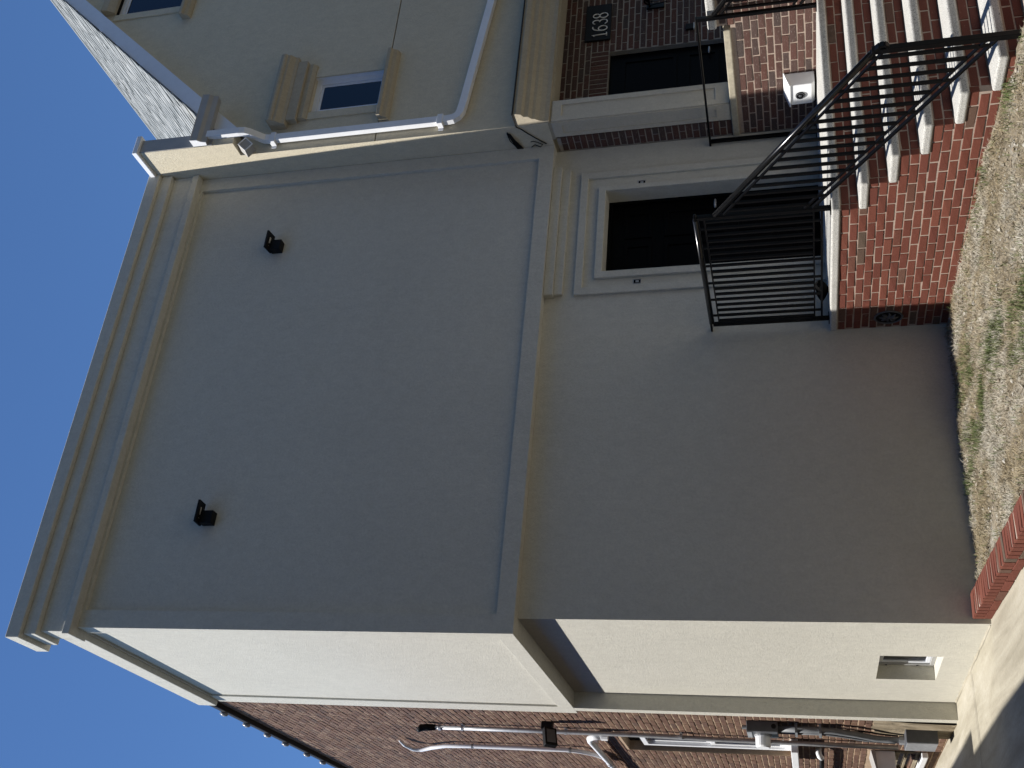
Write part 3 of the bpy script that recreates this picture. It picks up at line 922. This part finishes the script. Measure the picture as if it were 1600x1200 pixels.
# square hood near the parapet corner
vh = thing("vent_hood", (5.19, -0.50, 5.92), "small square gray box fixed at the corner of the beige parapet", "vent")
b = MB()
c = Vector((5.175, -0.53, 5.935))
rot = Matrix.Rotation(R(40), 4, 'Y') @ Matrix.Rotation(R(18), 4, 'X')
bx = MB().box(-0.058, 0.058, -0.075, 0.075, -0.058, 0.058)
b.add([c + rot @ Vector(v) for v in bx.v], bx.f)
b.build("housing", M['alu'], vh, bevel=0.008)
bx = MB().ring('Y', -0.075, -0.008, -0.058, 0.058, -0.058, 0.058, .01, .01, .01, .01)
b = MB(); b.add([c + rot @ Vector(v) for v in bx.v], bx.f); b.build("rim", M['white'], vh)

# cables beside the gray box
cb = thing("cable_bundle", (NX, -0.25, 3.0), "thick bundle of black cable ends on the shaded beige wall", "cable")
b = MB()
rr = random.Random(2)
for i in range(7):
    o = i*0.008
    b.tube([(NX-0.012, -0.375+o*.5+rr.uniform(-.01, .01), 3.065-o*0.6), (NX-0.03-rr.uniform(0, .02), -0.29+o*.3, 3.045-o), (NX-0.02, -0.19, 3.025-o*1.1), (NX-0.008, -0.105, 3.005-o*1.2)], 0.0055, 6)
b.build("strand", M['black_dull'], cb, smooth=True)
b = MB(); b.tube([(NX-0.006, -0.442, 2.952), (NX-0.012, -0.40, 2.90), (NX-0.010, -0.33, 2.85), (NX-0.012, -0.26, 2.79), (NX-0.010, -0.19, 2.73), (NX-0.008, -0.15, 2.695)], 0.0065, 6)
tag(b.build("cable", M['black_dull'], smooth=True, loc=(NX, -0.3, 2.8)), "single thin black cable drooping from the porch cornice corner", "cable")
b = MB(); b.tube([(NX-0.006, -0.20, 2.85), (NX-0.015, -0.215, 2.82), (NX-0.02, -0.20, 2.78), (NX-0.012, -0.15, 2.735), (NX-0.02, -0.125, 2.76), (NX-0.015, -0.16, 2.815), (NX-0.006, -0.12, 2.86)], 0.005, 6)
tag(b.build("cable", M['black_dull'], smooth=True, loc=(NX, -0.16, 2.8)), "small loop of black wire tucked against the gray upper storey's corner", "cable")

# ================================================================== PORCH PARAPET (brick wall on the lot line)
pp = thing("porch_parapet", (NX, -0.8, -0.03), "brick parapet wall with stone coping closing off the neighbouring porch", "wall")
b = MB(); b.box(NX+0.004, NX+0.22, -1.43, -0.001, -0.06, 0.738); b.box(NX+0.004, NX+0.30, -2.05, -1.431, -1.3, 0.853); core = b.build("core", M['pale_mortar'], pp)
rws = [-0.03+0.0670*k for k in range(14)]
it = courses(lambda a, z: (NX, a, z), rws, ((0, 1, 0), (-1, 0, 0)), lambda k, z: ([(-2.05, -0.002)] if k < 11 and z+BH < 0.738 else ([(-2.05, -1.43)] if z+BH < 0.853 else [])), 0.05, 0.045)
pieces(it, M['porch_brick'], core, "brick")
MB().box(NX-0.026, NX+0.25, -1.395, -0.003, 0.7385, 0.806).build("coping", M['bluestone'], pp, bevel=0.012, seg=3)
MB().box(NX-0.045, NX+0.35, -2.10, -1.432, 0.8535, 0.935).build("pier_cap", M['granite'], pp, bevel=0.02, seg=3)

# mailbox hung on it
mbx = thing("mailbox", (5.10, -0.54, 0.02), "white wall mailbox with a round black emblem on the brick parapet", "mailbox")
MB().prism([(5.153, 0.02), (5.02, 0.02), (4.995, 0.05), (4.992, 0.235), (5.153, 0.285)], 'Y', -0.762, -0.508).build("body", M['white'], mbx, bevel=0.008, seg=3)
MB().prism([(5.153, 0.300), (5.153, 0.288), (4.988, 0.2365), (4.980, 0.2365), (4.980, 0.248)], 'Y', -0.775, -0.495).build("lid", M['white'], mbx, bevel=0.003)
em = MB().tube([(4.9935, -0.628, 0.150), (4.984, -0.628, 0.150)], 0.044, 24).build("emblem", M['black'], mbx, bevel=0.002)
b = MB()
for k in range(25):
    pass
ringp = [(4.983, -0.628+0.036*math.cos(2*math.pi*k/24), 0.150+0.036*math.sin(2*math.pi*k/24)) for k in range(25)]
b.tube(ringp, 0.004, 6, cap=False); b.build("emblem_ring", M['meter'], em, smooth=True)
MB().tube([(4.984, -0.628, 0.150), (4.980, -0.628, 0.150)], [0.018, 0.012], 12).build("emblem_knob", M['meter'], em, smooth=True)

# ================================================================== STOOP
stoop = thing("stoop", (2.79, -1.2, -1.0), "red brick front stoop with pale granite treads rising to the gray door", "steps")
SX, RIS, RUN, TT, FR = 2.790, 0.195, 0.278, 0.062, -1.702
LAST = 6
b = MB()
b.box(SX+0.004, W-0.002, FR+0.004, -0.001, -1.35, -TT-0.0005)
for k in range(1, LAST+1):
    yb = FR-RUN*(k-1)
    ztop = -RIS*k-(TT if k < LAST else 0.0)-0.0005
    b.box(SX+0.004, W-0.002, yb-RUN+0.004 if k < LAST else -4.1, yb+0.0065, -1.45, ztop)
core = b.build("core", M['pale_mortar'], stoop)
# side face
CH = 0.065
rows = [-TT-CH*(k+1)+0.002 for k in range(18)]
def sps(k, z):
    zt = z+BH
    n_ = int((-zt+0.012)/RIS)                     # treads at or above the top of this row
    yf = FR-RUN*n_ if n_ < LAST else -4.05
    row_in_tread = False
    for q in range(1, LAST):
        if -RIS*q-TT+0.01 < zt-0.01 and z < -RIS*q-0.01 and abs((z+zt)/2 - (-RIS*q-TT/2)) < 0.03:
            row_in_tread = True; yf = FR-RUN*(q-1)
    return [(yf-BJ/2+0.0005, -0.002)]
it = courses(lambda a, z: (SX, a, z), rows, ((0, 1, 0), (-1, 0, 0)), sps, 0.05, 0.09)
# risers, facing the front
for lev in range(0, LAST):
    yf = FR-RUN*lev
    zt0 = -RIS*lev-TT
    for q in range(2):
        z = zt0-0.0635*(q+1)-0.003
        it += courses(lambda a, zz: (a, yf, zz), [z], ((1, 0, 0), (0, -1, 0)), lambda k_, z_: [(SX+0.052, W-0.01)], 0.05, 0.04+0.11*q)
pieces(it, M['red_brick'], core, "brick", 300, "brick_field")
# treads
b = MB(); b.box(SX-0.014, W-0.003, -1.723, -0.002, -TT, 0.0)
b.build("platform_slab", M['granite'], stoop, bevel=0.014, seg=3)
for k in range(1, LAST):
    yf = -1.723-RUN*k
    b = MB(); b.box(SX-0.014, W-0.003, yf, FR-RUN*(k-1)-0.001, -RIS*k-TT, -RIS*k)
    b.build("tread", M['granite'], stoop, bevel=0.016, seg=3)

# ================================================================== RAILINGS
RX = 2.860


def railing_panel(t, X, y0, z0, y1, z1, hgt, vertical_ends, n, hand=True, end_posts=(True, True), top_drop=0.0):
    """panel between (y0,z0) and (y1,z1) at the foot; balusters upright"""
    sl_ = (z1-z0)/(y1-y0)
    zf = lambda y: z0+sl_*(y-y0)
    P = lambda y, h: (X, y, zf(y)+h)
    H = hgt
    MB().tube([P(y0, H-0.016), P(y1, H-0.016)], 0.0195, 14).build("handrail", M['gloss'], t, smooth=True)
    MB().bar(P(y0, H-0.036), P(y1, H-0.036), 0.022, 0.014).build("rail_web", M['black'], t)
    MB().bar(P(y0, H-0.085), P(y1, H-0.085), 0.022, 0.012).build("upper_channel", M['black'], t)
    MB().bar(P(y0, 0.125), P(y1, 0.125), 0.022, 0.012).build("lower_channel", M['black'], t)
    MB().bar(P(y0, 0.065), P(y1, 0.065), 0.026, 0.016).build("bottom_rail", M['black'], t)
    me = None
    for i in range(n):
        y = y0+(y1-y0)*(i+0.5)/n
        a, c_ = zf(y)+0.131, zf(y)+H-0.091
        if me is None:
            o = MB().box(X-0.0100, X+0.0100, y-0.0100, y+0.0100, a, c_).build("baluster", M['black'], t)
            me, y_, zb = o.data, y, zf(y)
        else:
            o = bpy.data.objects.new("baluster", me)
            COL.objects.link(o); o.parent = t
            o.location = (0, y-y_, zf(y)-zb)
        if i % 3 == 1:
            MB().box(X-0.008, X+0.008, y-0.008, y+0.008, zf(y)+H-0.080, zf(y)+H-0.038).build("spacer", M['black'], t)
            MB().box(X-0.008, X+0.008, y-0.008, y+0.008, zf(y)+0.072, zf(y)+0.120).build("spacer", M['black'], t)


def post(t, X, y, z0, z1, w_=0.034):
    MB().box(X-w_/2, X+w_/2, y-w_/2, y+w_/2, z0, z1).build("post", M['black'], t, bevel=0.003)
    MB().box(X-0.04, X+0.04, y-0.04, y+0.04, z0, z0+0.008).build("foot_plate", M['black'], t)


r1 = thing("platform_railing", (RX, -0.85, 0.0), "black metal railing along the open side of the stoop platform", "railing", "railings on the stoop")
railing_panel(r1, RX, -0.115, 0.0, -1.635, 0.002, 1.035, True, 18)
post(r1, RX, -0.098, 0.0, 1.005)
post(r1, RX, -1.652, 0.0, 1.005)
MB().bar((RX, -0.002, 1.023), (RX, -0.115, 1.023), 0.042, 0.018).build("wall_return", M['black'], r1, bevel=0.004)
MB().bar((RX, -1.635, 1.023), (RX, -1.680, 1.021), 0.046, 0.024).build("rail_cap", M['black'], r1, bevel=0.006)


def stair_rail(X, label):
    t = thing("stair_railing", (X, -2.4, -0.5), label, "railing", "railings on the stoop")
    # foot line follows the nosings
    y0, y1 = -1.672, -3.19
    z0, z1 = 0.07, 0.07-0.725*(y0-y1)
    railing_panel(t, X, y0, z0, y1, z1, 0.815, True, 17)
    post(t, X, y1-0.02, -1.17, z1+0.80, 0.040)
    # curled end of the handrail
    zt = z1+0.803
    pts = [(X, y1+0.02, zt+0.0145), (X, y1-0.03, zt-0.022), (X, y1-0.058, zt-0.050), (X, y1-0.064, zt-0.078), (X, y1-0.050, zt-0.100), (X, y1-0.026, zt-0.102), (X, y1-0.012, zt-0.085), (X, y1-0.018, zt-0.066), (X, y1-0.032, zt-0.064)]
    b_ = MB()
    for a_, c_ in zip(pts[:-1], pts[1:]):
        b_.bar(a_, c_, 0.042, 0.017)
    b_.build("scroll", M['black'], t, bevel=0.003)
    return t


stair_rail(RX, "black stair railing with curled end beside the open brick side")
stair_rail(5.045, "black stair railing along the brick parapet side of the steps")
r3 = thing("parapet_rail", (5.045, -0.8, 0.0), "plain black handrail on two posts in front of the brick parapet", "railing", "railings on the stoop")
MB().bar((5.045, -0.004, 1.030), (5.045, -1.66, 1.015), 0.040, 0.020).build("handrail", M['black'], r3, bevel=0.004)
post(r3, 5.045, -0.055, 0.0, 1.02)
post(r3, 5.045, -1.640, 0.0, 1.01)

# dark plastic bag left by the wall on the platform
bagp = MB()
rr = random.Random(9)
c = Vector((3.02, -0.30, 0.002))
nu, nv = 14, 8
vs = []
for j in range(nv+1):
    f = j/nv
    for i in range(nu):
        a = 2*math.pi*i/nu
        r_ = (0.105*math.sin(math.pi*(0.12+0.80*(1-f)**0.8)))*(1+0.28*noise.noise((math.cos(a)*2, math.sin(a)*2, f*3)))
        vs.append(c+Vector((math.cos(a)*r_*0.55, math.sin(a)*r_*1.25, 0.10*f*(1+0.45*noise.noise((math.cos(a)*3, math.sin(a)*3, 4))))))
bagp.add(vs, [(j*nu+i, j*nu+(i+1) % nu, (j+1)*nu+(i+1) % nu, (j+1)*nu+i) for j in range(nv) for i in range(nu)] + [tuple(range(nu))[::-1], tuple(range(nv*nu, (nv+1)*nu))])
tag(bagp.build("bundle", M['dark'], loc=c), "small crumpled black bundle on the platform behind the railing", "bundle")

# oval medallion low on the stoop's side
md = thing("medallion", (SX, -0.175, -0.48), "dark oval iron medallion on shaded stoop brick close to the gray wall", "plaque")
b = MB()
ce = Vector((SX-0.004, -0.172, -0.482))
ra, rb = 0.093, 0.112
b.tube([ce+Vector((0, ra*math.cos(2*math.pi*k/28), rb*math.sin(2*math.pi*k/28))) for k in range(29)], 0.009, 6, cap=False)
b.build("rim", M['meter'], md, smooth=True)
MB().prism([(ce.y+ra*math.cos(2*math.pi*k/28), ce.z+rb*math.sin(2*math.pi*k/28)) for k in range(28)], 'X', SX-0.004, SX+0.002).build("plate", M['black'], md)
for k in range(8):
    a = 2*math.pi*k/8
    p0 = ce+Vector((-0.004, 0.014*math.cos(a), 0.014*math.sin(a)))
    p1 = ce+Vector((-0.008, 0.042*math.cos(a+.2), 0.05*math.sin(a+.2)))
    p2 = ce+Vector((-0.002, 0.066*math.cos(a), 0.080*math.sin(a)))
    MB().tube([p0, p1, p2], [0.006, 0.013, 0.003], 6).build("leaf", M['meter'], md, smooth=True)
MB().tube([ce+Vector((0.002, 0, 0)), ce+Vector((-0.014, 0, 0))], [0.024, 0.012], 12).build("boss", M['meter'], md, smooth=True)

# ================================================================== BRICK KERB OF THE BED
kb = thing("brick_kerb", (0.285, -0.015, -1.012), "low red brick edging wall between the driveway and the garden bed", "edging")
b = MB(); b.box(0.197, 0.375, -4.3, -0.020, -1.10, -0.886); core = b.build("core", M['pale_mortar'], kb)
it = []
k = 0
rr = random.Random(12)
y = -0.052
while y > -4.25:
    it.append(((0.2875, y, -0.9195), (1, 0, 0), (0, 0, 1), (0, 1, 0), (0.192+rr.uniform(-.002, .002), 0.075, 0.0585)))
    y -= 0.0675
y = -0.13
while y > -4.2:
    it.append(((0.215, y, -0.987), (0, 1, 0), (-1, 0, 0), (0, 0, 1), (0.2032, 0.05, 0.0565)))
    y -= 0.2132
pieces(it, M['red_brick'], core, "brick")
kb.rotation_euler = (math.atan(0.043), 0, 0)

# ================================================================== SERVICES ON THE BRICK SIDE WALL
t = thing("service_conduit", (-0.035, 3.5, 0), "gray service conduit with black weatherhead rising up the brick side wall", "conduit")
pts = [(-0.035, 3.48, 4.42), (-0.035, 3.47, 3.2), (-0.035, 3.49, 2.0), (-0.035, 3.57, 1.3), (-0.035, 3.60, 0.4), (-0.035, 3.63, -0.55)]
MB().tube(pts, 0.024, 10).build("pipe", M['galv'], t, smooth=True)
MB().tube([(-0.035, 3.48, 4.40), (-0.04, 3.475, 4.50), (-0.05, 3.46, 4.565), (-0.09, 3.44, 4.59)], [0.034, 0.040, 0.040, 0.024], 10).build("weatherhead", M['black_dull'], t, smooth=True)
MB().tube([(-0.035, 3.48, 4.36), (-0.035, 3.48, 4.33)], 0.034, 10).build("collar", M['galv'], t)
for z in (4.08, 2.9, 1.65, 0.75):
    y_ = 3.48 + max(0, (2.0-z))*0.07
    MB().ring('X', 0.010, -0.012, y_-0.05, y_+0.05, z-0.012, z+0.012, 0.012, 0.012, 0.004, 0.004).tube([(-0.035, y_, z-0.014), (-0.035, y_, z+0.014)], 0.029, 10).build("strap", M['galv'], t)

fl = thing("floodlight", (-0.09, 3.2, 3.05), "black floodlight sticking out from the brick side wall by the conduit", "wall light")
MB().box(-0.07, 0.010, 3.17, 3.27, 2.99, 3.11).build("junction_box", M['black_dull'], fl, bevel=0.006)
MB().tube([(-0.07, 3.21, 3.05), (-0.12, 3.19, 3.04)], 0.014, 8).build("knuckle", M['black_dull'], fl)
b = MB(); hb = MB().box(-0.10, 0.10, -0.035, 0.035, -0.07, 0.07); rot = Matrix.Rotation(R(35), 4, 'X') @ Matrix.Rotation(R(20), 4, 'Z'); c = Vector((-0.16, 3.16, 3.00))
b.add([c+rot @ Vector(v) for v in hb.v], hb.f); hd_ = b.build("lamp_head", M['black_dull'], fl, bevel=0.006)
b = MB(); hb = MB().box(-0.075, 0.075, -0.040, -0.0355, -0.048, 0.048); b.add([c+rot @ Vector(v) for v in hb.v], hb.f); b.build("lens", M['meter'], hd_)

t = thing("white_cable", (-0.02, 4.5, 3.0), "loose white cable running up the brick side wall with a hooked top", "cable")
pts = [(-0.03, 4.38, 5.14), (-0.05, 4.55, 5.13), (-0.06, 4.72, 5.08), (-0.06, 4.74, 4.98), (-0.05, 4.62, 4.80), (-0.04, 4.52, 4.60), (-0.035, 4.50, 4.3), (-0.035, 4.49, 3.7), (-0.035, 4.49, 3.1), (-0.035, 4.55, 2.95), (-0.035, 4.68, 2.80), (-0.035, 4.85, 2.72), (-0.035, 5.3, 2.70)]
MB().tube(pts, [0.012, 0.020, 0.024]+[0.026]*10, 8).build("sheath", M['white'], t, smooth=True)
for (y_, z) in ((4.50, 4.25), (4.49, 3.05)):
    MB().tube([(-0.035, y_, z-0.012), (-0.035, y_, z+0.012)], 0.030, 8).build("clip", M['pvc'], t)
t = thing("white_pipe", (-0.05, 4.5, 2.67), "white plastic pipe elbowing across the brick side wall above the window", "pipe")
MB().tube([(-0.06, 3.53, 2.50), (-0.065, 3.54, 2.60), (-0.07, 3.60, 2.655), (-0.075, 3.72, 2.668), (-0.075, 4.6, 2.660), (-0.075, 6.5, 2.650)], 0.034, 10).build("run", M['white'], t, smooth=True)
MB().tube([(-0.06, 3.53, 2.44), (-0.06, 3.53, 2.51)], 0.042, 10).build("coupling", M['white'], t)
MB().tube([(-0.075, 4.95, 2.66), (-0.075, 5.02, 2.66)], 0.042, 10).build("coupling", M['white'], t)
MB().box(-0.05, 0.010, 4.02, 4.07, 2.64, 2.68).build("bracket", M['white'], t)

mt = thing("electric_meter", (-0.05, 2.95, 0.77), "dark gray meter box with a round white meter on the brick wall", "meter")
MB().box(-0.095, 0.010, 2.80, 3.10, 0.625, 0.93).build("box", M['meter'], mt, bevel=0.006)
MB().tube([(-0.04, 2.7995, 0.665), (-0.04, 2.796, 0.665)], 0.024, 14).build("knockout", M['black_dull'], mt)
MB().tube([(-0.095, 2.98, 0.775), (-0.108, 2.98, 0.775)], 0.088, 18).build("ring", M['galv'], mt)
MB().tube([(-0.108, 2.98, 0.775), (-0.20, 2.98, 0.775), (-0.215, 2.98, 0.775)], [0.076, 0.074, 0.062], 18).build("dial_cover", M['white'], mt, smooth=False, bevel=0.003)
MB().box(-0.10, -0.096, 2.82, 3.08, 0.88, 0.925).build("cover_plate", M['galv'], mt)
MB().tube([(-0.045, 2.86, 0.93), (-0.045, 2.86, 0.975)], 0.02, 8).build("hub", M['pvc'], mt)

t = thing("meter_conduit", (-0.04, 2.95, 0.0), "pair of fat gray conduits bending down from the meter box", "conduit")
MB().tube([(-0.045, 2.88, 0.628), (-0.045, 2.88, 0.30), (-0.045, 2.90, 0.10), (-0.05, 3.00, -0.12), (-0.06, 3.10, -0.30), (-0.065, 3.12, -0.42), (-0.065, 3.12, -0.56)], 0.032, 10).build("pipe", M['pvc'], t, smooth=True)
MB().tube([(-0.045, 3.02, 0.628), (-0.045, 3.02, 0.20), (-0.045, 3.10, 0.0), (-0.05, 3.22, -0.22), (-0.055, 3.26, -0.5)], 0.022, 10).build("pipe", M['pvc'], t, smooth=True)
for z in (0.22, 0.45):
    MB().box(-0.085, 0.010, 2.84, 3.05, z-0.012, z+0.012).build("strap", M['pvc'], t)
MB().tube([(-0.01, 2.98, 0.40), (-0.02, 2.985, 0.1), (-0.015, 3.05, -0.05), (-0.015, 3.02, -0.22), (-0.015, 3.10, -0.34), (-0.02, 3.14, -0.52)], 0.008, 6).build("thin_wire", M['black_dull'], t, smooth=True)

jb = thing("utility_box", (-0.06, 2.95, -0.7), "gray utility box above the driveway on the cement patched wall foot", "utility box")
MB().box(-0.135, 0.0, 2.86, 3.22, -0.865, -0.575).build("box", M['meter'], jb, bevel=0.005)
MB().box(-0.142, -0.1355, 2.865, 3.215, -0.86, -0.58).build("lid", M['galv'], jb, bevel=0.002)
MB().tube([(-0.065, 3.12, -0.575), (-0.065, 3.12, -0.53)], 0.044, 10).build("hub", M['galv'], jb)

t = thing("vent_pipe", (-0.04, 4.5, 0.21), "black pipe with white elbow low on the brick wall", "pipe")
MB().tube([(0.02, 4.02, 0.235), (-0.05, 4.02, 0.235), (-0.075, 4.05, 0.225), (-0.08, 4.10, 0.205)], 0.030, 10).build("elbow", M['white'], t, smooth=True)
MB().tube([(-0.08, 4.10, 0.205), (-0.08, 5.2, 0.20)], 0.026, 10).build("run", M['black_dull'], t, smooth=True)
t = thing("cover_box", (-0.09, 4.3, -0.45), "white painted box fixed low on the brick wall beyond the utility box", "box")
MB().box(-0.18, 0.010, 4.03, 4.45, -0.545, -0.345).build("housing", M['white'], t, bevel=0.01)
MB().prism([(-0.19, -0.345), (0.008, -0.30), (0.008, -0.343), (-0.19, -0.36)], 'Y', 4.01, 4.47).build("lid", M['alu'], t)
hw = MB().ring('X', 0.05, -0.05, 4.04, 5.23, -0.80, -0.56, .05, .05, .04, .04).build("cellar_window", M['parge'], house, bevel=0.003)
MB().box(0.045, 0.05, 4.09, 5.18, -0.76, -0.60).build("pane", M['glass'], hw)
MB().bar((0.03, 4.09, -0.68), (0.03, 5.18, -0.68), 0.02, 0.02).build("glazing_bar", M['parge'], hw)
MB().box(-0.06, 0.0, 4.0, 5.3, -0.87, -0.805).build("sill", M['white'], hw, bevel=0.01)

# ================================================================== HOUSE ACROSS THE DRIVEWAY (its eaves shade the concrete)
nh = thing("brick_house", (-3.3, 2, -1.012), "brick house on the far side of the driveway with flat eaves", "house")
MB().box(-11, -3.30, -3.4, 1.93, -1.5, 4.50).build("front_block", M['old_brick'], nh)
MB().box(-11, -3.301, 1.931, 15, -1.5, 4.80).build("rear_block", M['old_brick'], nh)
MB().box(-11, -3.27, -3.43, 1.93, 4.501, 4.56).build("eaves", M['tar'], nh)
MB().box(-11, -3.27, 1.931, 15, 4.801, 4.93).build("eaves", M['tar'], nh)
for (y_, z) in ((-1.6, 0.3), (0.6, 0.3), (4.0, 0.3), (-1.6, 2.6), (0.6, 2.6), (4.0, 2.6)):
    f = MB().ring('X', -3.299, 0.05, y_-.45, y_+.45, z, z+1.35, .06, .06, .06, .06).build("window", M['white'], nh)
    MB().box(-3.298, -3.28, y_-.39, y_+.39, z+.06, z+1.29).build("pane", M['glass'], f)

# ================================================================== ACROSS THE STREET (behind the camera)
rr = random.Random(31)
for i, (x0, wd, h, col) in enumerate(((-26, 9.5, 8.4, 'old_brick'), (-15.5, 9.0, 7.6, 'porch_brick'), (-5.5, 9.5, 8.8, 'old_brick'), (5, 9.5, 7.9, 'porch_brick'), (15.5, 9.5, 8.5, 'old_brick'))):  # unseen row houses added to block the bright low sky
    kind_ = ("westernmost row house", "row house facing the driveway", "tallest row house", "row house facing the stoop", "easternmost row house")[i]
    t = thing("added_row_house", (x0+wd/2, -25, -1.7), "dark brick "+kind_+" across the street", "house", "row houses across the street")
    MB().box(x0, x0+wd, -36, -25, -1.9, h).build("wall", M[col], t)
    MB().box(x0-0.2, x0+wd+0.2, -36.2, -24.6, h+0.001, h+0.45).build("roof", M['tar'], t)
    for k in range(3):
        for z in (0.2, 3.4):
            xx = x0+1.2+k*(wd-3.6)/2
            f = MB().ring('Y', -25, 0.06, xx, xx+1.2, z, z+1.7, .08, .08, .08, .08).build("window", M['white'], t)
            MB().box(xx+.08, xx+1.12, -24.99, -24.97, z+.08, z+1.62).build("pane", M['glass'], f)
M['bark'] = noisy("bark", (0.10, 0.075, 0.055), 0.95, 0.25, 14, 0.6)
M['leaf'] = islands("young_leaves", [(0.05, 0.085, 0.025), (0.07, 0.11, 0.03), (0.04, 0.07, 0.02), (0.09, 0.12, 0.04)])
for i, (x, y, h) in enumerate(((-6.6, -5.6, 9.5), (-9.0, -13.2, 14.5), (-3.2, -13.4, 17.0), (2.6, -13.3, 18.5), (8.4, -13.4, 16.5), (14.0, -13.2, 14.0))):  # unseen trees added to block skylight and shade the ground in front
    t = thing("added_tree", (x, y, -1.7), ("leafy yard tree beside the driveway nearest the brick house", "leafy street tree farthest past the driveway", "leafy street tree at the kerb facing the driveway", "tallest leafy street tree at the kerb facing the gray house", "leafy street tree at the kerb facing the beige house", "lowest leafy street tree at the kerb past the beige house")[i], "tree", "street trees along the kerb")
    b = MB()
    b.tube([(x, y, -1.8), (x+.05, y, 0), (x-.05, y+.1, 2), (x+.1, y, 4), (x, y, h-2)], [.24, .19, .16, .12, .04], 10)
    tips = []
    for k in range(int(2.4*h)):
        a = rr.uniform(0, 6.28); z = rr.uniform(2.0, h-3)
        l_ = rr.uniform(1.8, 3.4)*(1-0.4*(z/h))
        p0 = Vector((x, y, z)); p1 = p0+Vector((math.cos(a)*l_*.5, math.sin(a)*l_*.5, l_*.45)); p2 = p0+Vector((math.cos(a)*l_, math.sin(a)*l_, l_*.75))
        b.tube([p0, p1, p2], [.06, .04, .012], 6)
        tips += [p1, p2, (p1+p2)/2]
    b.build("trunk", M['bark'], t, smooth=True)
    b = MB()
    for p in tips:
        for q in range(80):
            c_ = p+Vector((rr.gauss(0, .55), rr.gauss(0, .55), rr.gauss(0, .5)))
            u_ = Vector((rr.gauss(0, 1), rr.gauss(0, 1), rr.gauss(0, 1))).normalized()*rr.uniform(.11, .20); v_ = u_.orthogonal().normalized()*rr.uniform(.07, .12)
            b.add([c_-u_, c_+v_, c_+u_, c_-v_], [(0, 1, 2, 3)])
    b.build("crown", M['leaf'], t)
